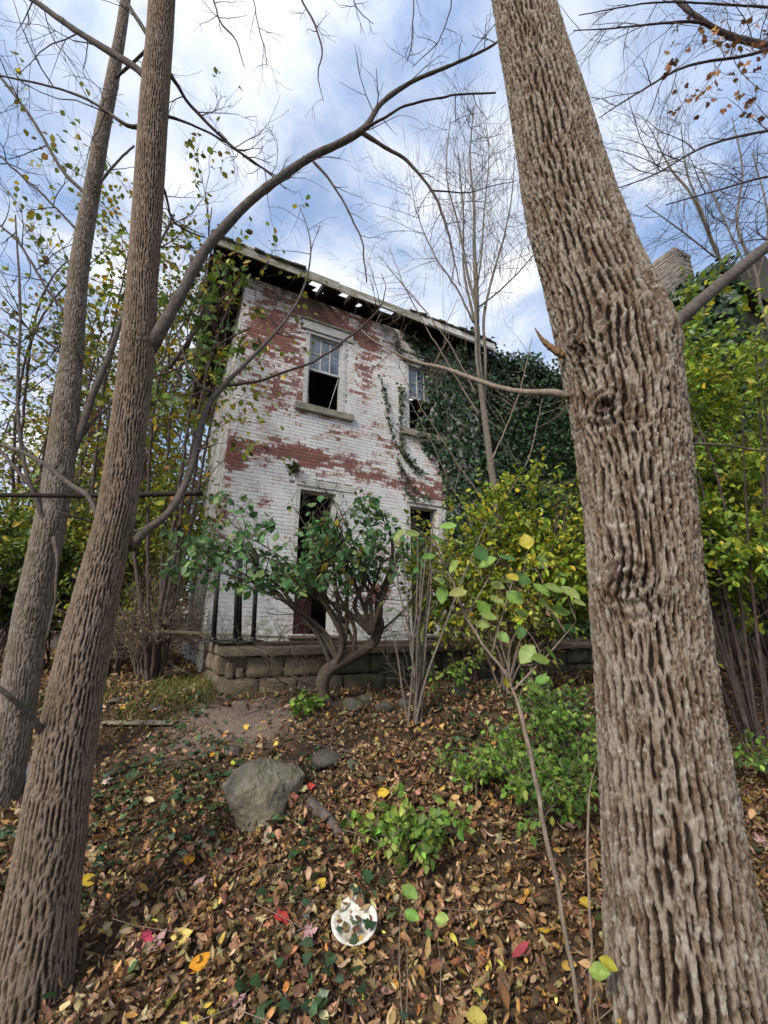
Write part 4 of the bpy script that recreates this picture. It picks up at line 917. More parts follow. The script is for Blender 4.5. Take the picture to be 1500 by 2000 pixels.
bare_tree('bare thin tree with zigzag grey stems at the right edge above the yellow shrub', [[(1490, 600, 6.0, 20), (1475, 530, 6.0, 16), (1440, 440, 6, 12), (1450, 330, 6, 9), (1430, 230, 6, 5)], [(1480, 560, 6, 11), (1500, 430, 6, 9), (1470, 300, 6, 6)], [(1470, 540, 6, 10), (1410, 420, 6, 8), (1370, 330, 6, 5)]], 'bare trees behind the wing')

# ------------------------------------------------------------------ ivy on the house
rg = np.random.default_rng(33)
def h2w(s, d, z): 
    s, d, z = np.broadcast_arrays(np.asarray(s, float), np.asarray(d, float), np.asarray(z, float))
    return np.stack([HC[0] + HU[0] * s + HV[0] * d, HC[1] + HU[1] * s + HV[1] * d, EYE + z], -1)
IVG = [(.016, .036, .015), (.028, .060, .022), (.048, .095, .034), (.085, .145, .055)]
FN = np.array([HV[0], HV[1], 0]) * -1.0       # front wall faces this way
def ivy_leaves(g, P, out_n, sz, cols=IVG, w=(3, 4, 3, 1), var=.22):
    n = len(P); D = rg.normal(0, .5, (n, 3)) + np.array([0, 0, -.9]); N = rg.normal(0, .38, (n, 3)) + out_n + np.array([0, 0, .25])
    return batch(g, IVY, P, D, N, sz[0] + (sz[1] - sz[0]) * rg.random(n), pal(rg, n, cols, w, var))
iv = thing('ivy', 'dense dark green ivy smothering the right half of the house front', 'ivy', HLOC, 0)
ib = np.array(HLOC)
n = 21000; s = 2.7 + 5.6 * rg.random(n) ** 1.15; z = rg.uniform(-.1, 6.35, n)
edge = 3.45 + .62 * np.clip((3.9 - z) / 1.5, 0, 1) + .45 * np.clip((1.6 - z), 0, 1) - .20 * np.clip((z - 4.6) / 1, 0, 1) + (fbm(np.stack([s * 2, z * 2, 0 * s], -1), 5, 3) - .5) * 1.3
inwin = (s > 3.16) & (s < 3.62) & (z > 4.25) & (z < 5.2); indoor = (s > 3.12) & (s < 3.72) & (z < 2.25)
keep = (s > edge) & ~(inwin & (rg.random(n) < .93)) & ~(indoor & (rg.random(n) < .95)); s, z = s[keep], z[keep]
bulge = fbm(np.stack([s * 1.6, z * 1.6, 0 * s], -1), 8, 3); dep = -.03 - np.clip(s - 3.6, 0, 1.2) * .30 * bulge - rg.random(len(s)) ** 2 * .14 * (.3 + bulge)
lay = rg.random(len(s)) < .35; dep = np.where(lay, -.025, dep); dep = np.where((s > 4.9), dep + .12, dep)
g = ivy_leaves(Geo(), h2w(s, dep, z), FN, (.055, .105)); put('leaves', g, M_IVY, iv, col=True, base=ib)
g = Geo(); n = 2600; s = rg.uniform(4.6, 8.3, n); z = 6.02 + rg.random(n) ** 2 * .35 + .12 * np.sin(s * 3); g = ivy_leaves(g, h2w(s, .1 + rg.normal(0, .18, n), z), np.array([0, -.4, .8]), (.055, .11), w=(2, 4, 4, 2)); put('leaves', g, M_IVY, iv, col=True, base=ib)
n = 1500; s = 7.9 + rg.random(n) ** 1.5 * 1.6; y = rg.uniform(-3.5, -.4, n); z = 6.5 + np.clip((s - 7.95) / 2.35, 0, 1) * 1.5 + .05 + rg.random(n) * .3 - (rg.random(n) < .4) * rg.random(n) * .5; g = ivy_leaves(Geo(), h2w(s, y, z), np.array([-.5, -.5, .6]), (.06, .12), w=(2, 4, 4, 3)); put('leaves', g, M_IVY, iv, col=True, base=ib)
n = 6500; y = rg.uniform(-3.6, .2, n); z = 6.6 - 5.5 * rg.random(n) ** 1.4; g = ivy_leaves(Geo(), h2w(8.14 - rg.random(n) ** 2 * .2, y, z), np.array([-HU[0], -HU[1], 0]), (.09, .15), w=(2, 4, 4, 3)); put('leaves', g, M_IVY, iv, col=True, base=ib)
# single strands creeping over the white paint
def strand(pts, dens):
    P = np.array([h2w(a, -.022, b) for a, b in pts]); C, R = smooth_line(P, np.linspace(.007, .003, len(P)), .05); g = Geo(); tube(g, C, R, 5); put('stem', g, M_TWIG, iv, base=ib)
    k = rg.integers(0, len(C), int(len(C) * dens)); P = C[k] + rg.normal(0, .035, (len(k), 3)) + FN * .012
    put('leaves', ivy_leaves(Geo(), P, FN, (.035, .07), [(.045, .075, .03), (.08, .115, .045), (.03, .055, .022)], (2, 2, 2)), M_IVY, iv, col=True, base=ib)
strand([(3.5, 2.9), (3.2, 3.05), (2.95, 3.3), (2.75, 3.7), (2.68, 4.2), (2.55, 4.7)], 4.5)
strand([(3.4, 2.85), (3.05, 3.2), (2.98, 3.7), (3.02, 4.2), (3.0, 4.6)], 6)
strand([(3.45, 2.3), (3.12, 2.45), (3.0, 2.8), (2.9, 3.1)], 4)
strand([(3.6, 2.4), (3.2, 2.6), (3.05, 2.9)], 3)
strand([(3.2, 5.2), (2.95, 5.4), (2.92, 5.75)], 7); strand([(3.5, 5.3), (3.3, 5.7), (3.35, 5.9)], 6)
# ferny plant rooted in the brick band and vine over the side eave
fp = h2w(1.02, -.03, 2.55); w_ = thing('fern_tuft', 'small green tuft growing out of the exposed brick band', 'plant', fp)
g = Geo(); n = 60; P = fp + rg.normal(0, .035, (n, 3)) * (1, .4, 1); batch(g, LONG[0], P, rg.normal(0, 1, (n, 3)) + (0, -.3, -.8), rg.normal(0, 1, (n, 3)) + FN, rg.uniform(.06, .12, n), pal(rg, n, [(.06, .09, .03), (.09, .11, .04)])); put('leaves', g, M_LEAF, w_, col=True, base=fp)
out = []; grow(out, fp, np.array([.2, -.2, -1]), .25, .004, 0, rg); put('stem', tubes(Geo(), out), M_TWIG, w_, base=fp)
vb = h2w(-.2, 2.5, -.5); vs = thing('vine', 'brown-green creeper hanging along the side eave and wall', 'vine', vb); n = 700
y = rg.random(n) ** 1.3 * 5.2; zz = 5.95 - rg.random(n) ** 1.6 * (.55 + .3 * np.sin(y * 2.1)); P = h2w(-.62 + rg.normal(0, .05, n), y, zz)
g = ivy_leaves(Geo(), P, np.array([-.9, -.4, 0]), (.05, .10), [(.10, .10, .035), (.07, .095, .03), (.14, .11, .05)], (2, 3, 1)); put('leaves', g, M_LEAF, vs, col=True, base=vb)
out = []
for k in range(14): grow(out, h2w(-.6, rg.uniform(0, 5), 5.85), np.array([0, 0, -1.0]), rg.uniform(.6, 1.6), .006, 1, rg, .1)
tag(put('stems', tubes(Geo(), out), M_TWIG, vs, base=vb), kind='stuff')

# ------------------------------------------------------------------ shrubs
def shrub(name, label, cat, base, stems, mat, smat, tm, cols, w, size, ntw, tw, lpt=3, droop=-.5, grav=0.0, up=.6, group=None, keep=1.0, wig=.16, clip=None, sides=6, var=.2, start=.3, nch=3):
    """stems from pixel lists or random, twigs, and leaves set along the twigs"""
    t = thing(name, label, cat, base, 0, group); tips = []
    for L in stems:
        if isinstance(L, list): P, R = pline(L)
        else: P, R = L
        C, Rr = smooth_line(P, R, .05); C = C + (fbm(C * 8, 4, 2)[:, None] - .5) * .02; g = Geo(); tube(g, C, Rr * (1 + .25 * (fbm(C * 22, 6, 2) - .5)), sides); b = put('stem', g, smat, t, smooth=True, base=base)
        out = []
        for k in range(ntw):
            i = min(int(len(C) * rg.uniform(start, 1.0)), len(C) - 2); d = nrm(C[i + 1] - C[i]); q = rg.normal(0, 1, 3); q = nrm(q - d * np.dot(q, d))
            grow(out, C[i], nrm(d * rg.uniform(.3, 1) + q + np.array([0, 0, up])), tw[0] * rg.uniform(.5, 1.2), min(tw[1], Rr[i] * .8), tw[2], rg, wig, grav, nch, tips)
        if out: tag(put('twigs', tubes(Geo(), out, 4), smat, b, base=base), kind='stuff')
    if lpt and tips:
        P = np.repeat(np.array([p for p, d in tips]), lpt, 0); D = np.repeat(np.array([d for p, d in tips]), lpt, 0); P = P + rg.normal(0, .02, P.shape); k = rg.random(len(P)) < keep
        if clip is not None: a, b = proj(P); k &= clip(a, b)
        P, D = P[k], D[k]; n = len(P); g = Geo(); nt = len(tm); sel = rg.integers(0, nt, n); C = pal(rg, n, cols, w, var)
        for q in range(nt):
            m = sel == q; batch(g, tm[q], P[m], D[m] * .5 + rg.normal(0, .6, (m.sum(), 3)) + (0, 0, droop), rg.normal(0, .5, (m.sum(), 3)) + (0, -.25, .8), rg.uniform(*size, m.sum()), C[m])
        put('leaves', g, mat, t, col=True, base=base)
    return t, tips
# gnarled shrub in front of the porch
gb = atg(640, 1390)
GREEN = [(.065, .165, .060), (.10, .225, .08), (.16, .29, .11), (.25, .35, .12), (.46, .36, .05)]
GST = [[(640, 1395, 4.0, 62), (628, 1350, 4.0, 46), (640, 1310, 4.0, 40), (680, 1285, 4.05, 34), (722, 1262, 4.1, 30), (742, 1225, 4.15, 26), (738, 1180, 4.15, 18), (760, 1120, 4.1, 11), (790, 1050, 4.1, 6)],
      [(650, 1310, 4.0, 26), (668, 1260, 3.95, 20), (650, 1205, 3.9, 16), (612, 1150, 3.85, 12), (560, 1105, 3.8, 9), (480, 1080, 3.75, 6), (390, 1075, 3.7, 4), (340, 1070, 3.7, 3)],
      [(690, 1285, 4.05, 20), (690, 1225, 4.0, 16), (660, 1160, 3.95, 12), (625, 1090, 3.9, 9), (600, 1030, 3.9, 6), (570, 985, 3.9, 4)],
      [(725, 1260, 4.1, 17), (745, 1190, 4.1, 14), (720, 1130, 4.1, 11), (690, 1060, 4.05, 8), (665, 1000, 4.05, 5), (640, 960, 4.05, 3)],
      [(648, 1300, 4.0, 18), (620, 1240, 3.95, 15), (575, 1190, 3.9, 12), (530, 1150, 3.85, 9), (470, 1130, 3.8, 7), (410, 1110, 3.8, 4)],
      [(700, 1275, 4.05, 14), (650, 1180, 4, 11), (590, 1120, 3.95, 8), (520, 1070, 3.9, 6), (460, 1030, 3.9, 4), (430, 985, 3.9, 3)],
      [(735, 1240, 4.1, 12), (790, 1190, 4.1, 9), (830, 1130, 4.1, 6), (850, 1070, 4.1, 4)],
      [(632, 1345, 4.0, 14), (590, 1330, 3.9, 11), (540, 1300, 3.85, 8), (500, 1270, 3.8, 6), (470, 1290, 3.8, 4)],
      [(640, 1345, 3.98, 10), (600, 1350, 3.9, 8), (550, 1332, 3.85, 7), (520, 1310, 3.85, 4)]]
GST = [[(a, b, c, w * (.72 if k == 0 else .5)) for a, b, c, w in L] for k, L in enumerate(GST)]
for k in range(11):
    a0, b0 = (660, 1290) if k % 2 else (725, 1240); tx = rg.uniform(360, 830); ty = rg.uniform(985, 1110) if tx < 780 else rg.uniform(1020, 1120); q = rg.uniform(.35, .6)
    GST.append([(a0, b0, 4.02, 11), (a0 + (tx - a0) * .2 + rg.normal(0, 15), b0 - 55, 4.0, 9), (a0 + (tx - a0) * q + rg.normal(0, 15), b0 + (ty - b0) * (q + .15), 3.95 + rg.normal(0, .12), 7), (tx, ty, 3.9 + rg.normal(0, .2), 3)])
shrub('shrub', 'gnarled dark-stemmed shrub with drooping green leaves in front of the porch', 'shrub', gb, GST, M_LEAF, M_GNARL, [OV[0], tm_ovate(.33, .15, .2), tm_ovate(.30, -.1, .6)], GREEN, (3, 5, 6, 3, .5), (.05, .105), 9, (.36, .0055, 2), 2, -.7, 0, .25, keep=.17, wig=.22,
      clip=lambda a, b: (b < 1158 + 0 * a) & (b > 958) & (a > 320) & (a < 830) & (b > 1330 - a) & ((b > 1012) | (a < 575) | (a > 690) | (rg.random(len(a)) < .12)) & ((a < 690) | (b < 1130)), sides=9)
# thicket of thin canes
cbx = atg(815, 1425); st2 = []
for k in range(13):
    px = 815 + rg.normal(0, 12); tx = px + rg.normal(0, 62); ty = rg.uniform(1010, 1240); Y0, Y1 = 3.55 + rg.normal(0, .03), 3.6 + rg.normal(0, .15)
    st2.append([(px + (tx - px) * u ** 1.3 + rg.normal(0, 3), 1428 + (ty - 1428) * u, Y0 + (Y1 - Y0) * u, 6.5 - 3.8 * u) for u in (0, .25, .5, .75, 1)])
shrub('shrub', 'clump of thin upright bare canes beside the gnarled shrub', 'shrub', cbx, st2, M_LEAF, M_CENTRE, [tm_ovate(.33, .15, .2)], [(.12, .22, .05), (.30, .33, .05), (.06, .14, .04)], (3, 2, 2), (.05, .085), 2, (.35, .003, 1), 1, -.5, 0, .4, keep=.10)
# foreground sapling with big pale leaves
fb = at(1135, 2030, 1.75); fb[2] = gz(fb[:1], fb[1:2])[0]
BIG = [(.16, .30, .06), (.24, .38, .09), (.33, .42, .12), (.48, .42, .05), (.09, .20, .05)]
tf = thing('sapling', 'thin leaning sapling with large lime green leaves beside the big trunk', 'sapling', fb)
bigl = []
for L in ([(1140, 2040, 1.75, 17), (1110, 1850, 1.77, 16), (1082, 1700, 1.78, 16), (1050, 1550, 1.8, 15), (1020, 1400, 1.82, 13), (1000, 1340, 1.84, 11), (985, 1310, 1.85, 9)], [(1150, 2030, 1.8, 10), (1155, 1850, 1.82, 9), (1148, 1700, 1.84, 9), (1150, 1560, 1.86, 8), (1165, 1490, 1.88, 6)],
          [(995, 1330, 1.84, 8), (950, 1268, 1.87, 7), (915, 1215, 1.9, 6), (880, 1130, 1.92, 5), (855, 1075, 1.95, 3)], [(1005, 1345, 1.83, 7), (1050, 1300, 1.83, 6), (1085, 1262, 1.83, 5), (1125, 1215, 1.83, 3)], [(960, 1280, 1.87, 5), (985, 1190, 1.85, 4), (1010, 1120, 1.85, 3), (1060, 1110, 1.85, 2)], [(910, 1205, 1.9, 4), (960, 1120, 1.9, 3), (985, 1070, 1.9, 2)], [(1000, 1340, 1.83, 4), (975, 1240, 1.82, 3), (970, 1160, 1.82, 2)]):
    P, R = pline(L); R = R * .75; C, Rr = smooth_line(P, R, .03); C = C + (fbm(C * 14, 3, 2)[:, None] - .5) * .018; bigl.append(C); Rr[-6:] *= np.linspace(1, .3, 6); g = Geo(); tube(g, C, Rr, 7); b = put('stem', g, M_TWIG_PALE, tf, smooth=True, base=fb)
HL = tm_ovate(.36, .16, .5, 6); SC = np.concatenate(bigl)
BIGP = [(880, 1030, 40), (850, 1055, 40), (838, 1090, 36), (855, 1135, 42), (866, 1155, 44), (890, 1105, 36), (900, 1160, 46), (808, 1045, 40), (783, 1045, 34), (935, 1078, 44), (960, 1098, 46), (985, 1092, 44), (1020, 1130, 50), (1030, 1065, 46), (1050, 1150, 48), (1075, 1150, 44), (1105, 1155, 52), (1085, 1195, 50), (1130, 1180, 30), (1000, 1165, 44), (965, 1175, 46), (940, 1185, 44), (950, 1205, 40), (940, 1222, 38), (1015, 1235, 36), (1035, 1272, 52), (1070, 1275, 48), (1050, 1290, 46), (980, 1245, 36), (1040, 1345, 42), (1060, 1330, 34), (925, 1100, 36), (1055, 1095, 38), (1100, 1125, 34), (970, 1145, 34), (1000, 1130, 36), (990, 1330, 30), (1080, 1215, 40), (1060, 1180, 40), (890, 1060, 36), (1015, 1200, 34), (1110, 1230, 34)]
for px, py, sz in BIGP:
    p = at(px, py, 1.86 + rg.normal(0, .05)); g = Geo(); D = nrm(np.array([[rg.normal(.5 if px > 900 else -.2, .6), rg.normal(-.1, .4), -.5 + rg.normal(0, .3)]])); N = np.array([[rg.normal(0, .35), -.75, .75]])
    batch(g, HL, p[None] - D * .03, D, N, sz * .88 * zc_of(p) / F, pal(rg, 1, BIG, (3, 4, 3, 2, 2), .12)); lf = put('leaf', g, M_LEAF, tf, smooth=True, col=True, base=fb); q0 = (p[None] - D * .03)[0]; q1 = SC[np.argmin(np.linalg.norm(SC - q0 - np.array([0, 0, -.05]), axis=1))]; sl = smooth_line(np.array([q1, (q0 + q1) / 2 + (0, 0, .02), q0]), np.array([.002, .0015, .0012]), .03); g = Geo(); tube(g, sl[0], sl[1], 4); put('stalk', g, M_TWIG_PALE, lf, base=fb)
for px, py, sz in [(785, 1730, 44), (790, 1780, 40), (850, 1795, 36), (1150, 1895, 50), (1170, 1870, 40)]:
    p = at(px, py, 1.85 if px < 1000 else 1.72); pg = gz(p[:1], p[1:2])[0]; D = np.array([[rg.choice([-1, 1]) * rg.uniform(.4, 1), -.3, rg.uniform(-.5, .1)]]); N = np.array([[rg.normal(0, .4), -.6, .8]])
    t_ = thing('seedling', 'broad-leaved green seedling ' + {785: 'with two leaves right of the white plate', 790: 'just under the upper leaf right of the plate', 850: 'with a yellowing leaf above the plate rim', 1150: 'at the foot of the big trunk, largest leaf', 1170: 'topmost leaf at the big trunk foot'}[px], 'seedling', (p[0], p[1], pg), 0, 'seedlings near the plate')
    bb = np.array([p[0], p[1], pg]); g = batch(Geo(), HL, p[None], D, N, sz * .85 * zc_of(p) / F, pal(rg, 1, BIG, (4, 3, 2, 1, 4), .12)); put('leaf', g, M_LEAF, t_, smooth=True, col=True, base=bb)
    g = Geo(); sl = smooth_line(np.array([bb, (bb + p) / 2 + (rg.normal(0, .02), .01, 0), p]), np.array([.0022, .002, .0014]), .02); tube(g, sl[0], sl[1], 5); put('stem', g, M_TWIG_PALE, t_, base=bb)

def bush(label, base, h, r, ns, cols, w, size, tm=(SMALL,), lpt=3, keep=1.0, group=None, cat='bush', tw=None, smat=M_TWIG, ntw=6, droop=-.4, mat=M_LEAF, name='bush', lean=(0, 0), rs=.012, clip=None, nch=3):
    st = []
    for k in range(ns):
        a = rg.uniform(0, 2 * np.pi); q = r * math.sqrt(rg.random()); hh = h * rg.uniform(.65, 1.1); b0 = base + np.array([math.cos(a), math.sin(a), 0]) * r * .18 * rg.random()
        e = base + np.array([math.cos(a) * q + lean[0], math.sin(a) * q + lean[1], hh]); m = (b0 + e) / 2 + np.array([-(math.cos(a)) * q * .15, 0, hh * .12]) + rg.normal(0, .05 * h, 3)
        st.append((np.array([b0, m, e]), np.array([rs, rs * .7, rs * .3])))
    return shrub(name, label, cat, base, st, mat, smat, list(tm), cols, w, size, ntw, tw or (h * .35, rs * .45, 2), lpt, droop, 0, .3, group, keep, clip=clip, sides=5, nch=nch)
YG = [(.27, .37, .04), (.40, .46, .05), (.19, .30, .04), (.56, .50, .05), (.12, .21, .035)]
YGW = (4, 3, 4, 1, 2)
def bp(px, Y): p = at(px, 1300, Y); return np.array([p[0], p[1], float(gz(p[:1], p[1:2])[0])])
MG = [tm_small(.30), tm_small(.24, .25)]
bush('tall yellow-green shrub just right of the big trunk', bp(1455, 3.4), 3.2, .75, 18, YG, YGW, (.045, .08), MG, 3, .75, 'yellowing shrubs', 'shrub', (.5, .005, 2), name='shrub')
bush('yellow-green shrub at the far right edge under the chimney', bp(1540, 4.2), 4.0, .9, 18, YG, YGW, (.05, .09), MG, 3, .75, 'yellowing shrubs', 'shrub', (.5, .005, 2), name='shrub')
bush('yellow-green shrub filling the gap between slender tree and big trunk', bp(1050, 4.3), 1.75, .58, 16, YG, (4, 4, 2, 3, 2), (.05, .085), MG, 3, .55, 'yellowing shrubs', 'shrub', (.42, .005, 2), name='shrub')
bush('loose yellow-leaved shrub before the second doorway', bp(915, 4.5), 1.35, .42, 11, YG, (3, 4, 2, 3, 2), (.045, .08), MG, 2, .55, 'yellowing shrubs', 'shrub', (.4, .004, 2), name='shrub')
bush('shaded green shrub behind the big trunk', bp(1300, 4.6), 1.9, .8, 12, [(.06, .12, .03), (.12, .19, .03), (.2, .26, .04)], (3, 3, 2), (.05, .085), MG, 3, .8, 'yellowing shrubs', 'shrub', name='shrub')
bush('dark shrub at the right edge below the yellow leaves', bp(1480, 5.0), 1.4, 1.0, 12, [(.03, .06, .02), (.06, .09, .025)], (3, 2), (.05, .08), MG, 2, .55, None, 'shrub', name='shrub')
LG = [(.14, .26, .045), (.21, .34, .06), (.30, .40, .07), (.10, .18, .035)]
bush('low leafy green bush left of the leaning sapling', atg(790, 1690), .20, .34, 13, LG, (3, 4, 3, 2), (.03, .055), [tm_small(.36)], 1, .55, 'low green bushes', rs=.004, smat=M_TWIG_PALE, ntw=3, nch=2)
bush('low green bush between leaning sapling and big trunk, largest of the low bushes', atg(1040, 1600), .34, .46, 22, LG, (4, 3, 2, 4), (.028, .05), [tm_small(.34)], 2, .5, 'low green bushes', rs=.004, smat=M_TWIG_PALE, ntw=3, nch=2)
bush('low green bush touching the left edge of the big trunk', atg(1100, 1480), .34, .34, 14, LG, (4, 2, 1, 5), (.028, .05), [tm_small(.34)], 2, .5, 'low green bushes', rs=.004, smat=M_TWIG_PALE, ntw=3, nch=2)
bush('sparse low green bush above the leafy one', atg(930, 1570), .22, .34, 10, LG, (3, 4, 2, 3), (.028, .048), [tm_small(.34)], 1, .5, 'low green bushes', rs=.004, smat=M_TWIG_PALE, ntw=3, nch=2)
bush('low green bush at the right edge beside the big trunk', atg(1490, 1520), .22, .3, 9, LG, (3, 3, 2, 4), (.03, .05), [tm_small(.34)], 1, .6, 'low green bushes', rs=.004, smat=M_TWIG_PALE, ntw=3, nch=2)
bush('small leafy sprig at the foot of the gnarled shrub', atg(600, 1405), .14, .16, 5, LG, (3, 3, 3, 2), (.035, .055), [tm_small(.36)], 1, .5, 'low green bushes', rs=.003, smat=M_TWIG_PALE, ntw=3, nch=2)
bush('weedy sprig beneath the clump of canes', atg(880, 1370), .30, .18, 6, LG, (3, 3, 3, 2), (.04, .06), [tm_small(.34)], 1, .35, 'low green bushes', rs=.003, smat=M_TWIG_PALE, ntw=3, nch=2)

# leafy background on the left
BGL = [(.22, .27, .035), (.36, .34, .035), (.13, .19, .03), (.52, .38, .03), (.26, .15, .045)]
def ltree(label, px, Y, top_py, r, cols, w, ns=9, lpt=2, keep=.5, size=(.07, .11), tw=None, stem_r=.026, group='leafy trees left of the house'):
    b = bp(px, Y); h = at(px, top_py, Y)[2] - b[2]
    t = bush(label, b, h, r, ns, cols, w, size, [tm_small(.40, .1), tm_small(.34, .3)], lpt, keep, group, 'tree', tw or (h * .20, stem_r * .25, 2), M_TWIG, 7, -.5, M_LEAF, 'tree', (0, 0), stem_r); return t
ltree('yellow-green maple sapling between the two left trunks and the house', 300, 5.2, 500, .5, BGL, (4, 3, 3, 1, 1), 7, 2, .26)
ltree('thin maple with yellowing leaves directly behind the second trunk', 150, 5.8, 520, .7, BGL, (4, 3, 3, 1.5, 1), 8, 2, .36)
ltree('thin leafy tree at the left edge with mostly bare twigs', 20, 6.5, 520, .9, BGL, (4, 3, 2, 1, 1), 8, 1, .3)
ltree('leafy tree far left with amber leaves', -40, 9.0, 760, 1.6, BGL, (3, 3, 3, 3, 2), 9, 2, .4, (.08, .12))
ltree('amber-leaved tree behind the fissured trunk', 235, 9.5, 720, 1.3, BGL, (2, 3, 2, 4, 2), 9, 2, .45, (.08, .12))
bush('green thicket at the foot of the side wall', bp(235, 9.0), 2.3, .9, 16, [(.09, .16, .03), (.17, .26, .035), (.28, .32, .04)], (3, 3, 2), (.06, .10), MG, 3, .8, 'thickets left of the house', 'bush')
bush('green thicket behind the second trunk', bp(100, 7.0), 1.9, 1.0, 16, [(.09, .16, .03), (.17, .25, .035), (.32, .33, .04)], (3, 3, 2), (.06, .10), MG, 3, .75, 'thickets left of the house', 'bush')
bush('green thicket at the left edge of the picture', bp(-40, 5.6), 1.6, .9, 14, [(.06, .11, .025), (.12, .18, .03), (.24, .26, .03)], (3, 3, 2), (.06, .10), MG, 3, .75, 'thickets left of the house', 'bush')
bush('yellow-green thicket between the left trunks at house-wall height', bp(215, 6.0), 2.3, .8, 15, [(.16, .24, .035), (.28, .32, .04), (.42, .38, .04)], (3, 3, 1), (.055, .09), MG, 3, .6, 'thickets left of the house', 'bush', (.7, .006, 2))
bush('yellow thicket close against the side wall', bp(290, 9.6), 3.2, .6, 13, [(.20, .26, .035), (.36, .34, .04), (.5, .38, .04)], (3, 3, 2), (.06, .10), MG, 3, .75, 'thickets left of the house', 'bush', (.7, .006, 2))
bush('leafy green thicket low at the far left', bp(30, 6.2), 2.2, .9, 15, [(.12, .2, .03), (.22, .29, .04), (.36, .34, .04)], (3, 3, 1), (.055, .09), MG, 3, .6, 'thickets left of the house', 'bush', (.7, .006, 2))
ltree('yellow-leaved tree seen between second trunk and fissured trunk', 190, 7.6, 640, .9, BGL, (4, 4, 3, 2, 1), 9, 2, .5)
ltree('green-leaved tree low at the left edge behind the second trunk', 55, 8.2, 700, 1.1, BGL, (5, 3, 4, 1, 1), 9, 2, .55)
bush('tangled brush half hiding the right end of the porch', bp(985, 4.25), .75, .45, 16, [(.2, .27, .05), (.34, .36, .06), (.3, .2, .1)], (3, 3, 2), (.04, .07), MG, 1, .35, 'yellowing shrubs', 'bush', (.4, .004, 2), M_TWIG_PALE)
bush('tangle of brown dead brambles left of the porch', bp(285, 5.4), .75, .55, 26, [(.2, .14, .08)], (1,), (.03, .05), MG, 1, .15, None, 'bramble', (.5, .004, 2), M_TWIG_PALE, 6, name='brambles')
# leaves of the maple branch that hangs before the corner of the house
mt = at(425, 640, 3.4); t_ = thing('maple_bough', 'leafy green maple bough hanging before the house corner', 'bough', mt); tips = []
for L in ([(330, 720, 3.5, 9), (380, 650, 3.45, 7), (430, 590, 3.4, 5), (470, 545, 3.4, 3)], [(350, 700, 3.5, 7), (400, 690, 3.4, 5), (450, 660, 3.3, 4), (490, 640, 3.3, 3)], [(360, 690, 3.5, 6), (390, 620, 3.5, 5), (410, 560, 3.5, 3)], [(340, 720, 3.5, 6), (370, 770, 3.4, 5), (400, 760, 3.4, 3)]):
    P, R = pline(L); C, Rr = smooth_line(P, R, .04); g = Geo(); tube(g, C, Rr, 6); b = put('branch', g, M_TWIG, t_, base=mt); out = []
    for k in range(8):
        i = int(rg.integers(len(C) // 3, len(C) - 1)); grow(out, C[i], nrm(rg.normal(0, 1, 3)), .3, .003, 1, rg, .16, 0, 2, tips)
    tag(put('twigs', tubes(Geo(), out, 4), M_TWIG, b, base=mt), kind='stuff')
P = np.array([p for p, d in tips]); P = P[rg.permutation(len(P))[:240]]; n = len(P)
g = batch(Geo(), MAPLE, P, rg.normal(0, .5, (n, 3)) + (0, 0, -.7), rg.normal(0, .5, (n, 3)) + (0, -.6, .5), rg.uniform(.05, .09, n), pal(rg, n, [(.12, .20, .03), (.20, .26, .035), (.07, .14, .03), (.36, .30, .03)], (4, 3, 3, 1))); put('leaves', g, M_LEAF, t_, col=True, base=mt)
# far woodland closing the view
g = Geo(); n = 26000; x = rg.uniform(-60, 60, n); y = 26 + rg.random(n) * 16 + .004 * x ** 2; top = 2.2 + 3.2 * fbm(np.stack([x * .22, y * .1, 0 * x], -1), 3, 3); z = EYE - .4 + rg.random(n) ** 1.2 * top
batch(g, tm_small(.4), np.stack([x, y, z], -1), rg.normal(0, 1, (n, 3)), rg.normal(0, 1, (n, 3)) + (0, -.5, .5), rg.uniform(.25, .6, n), pal(rg, n, [(.07, .085, .03), (.13, .12, .045), (.16, .11, .05), (.09, .07, .05)], None, .25)); wd = put('woodland', g, M_LEAF, col=True); tag(wd, 'far hazy belt of autumn woodland behind the house', 'woodland', kind='stuff')

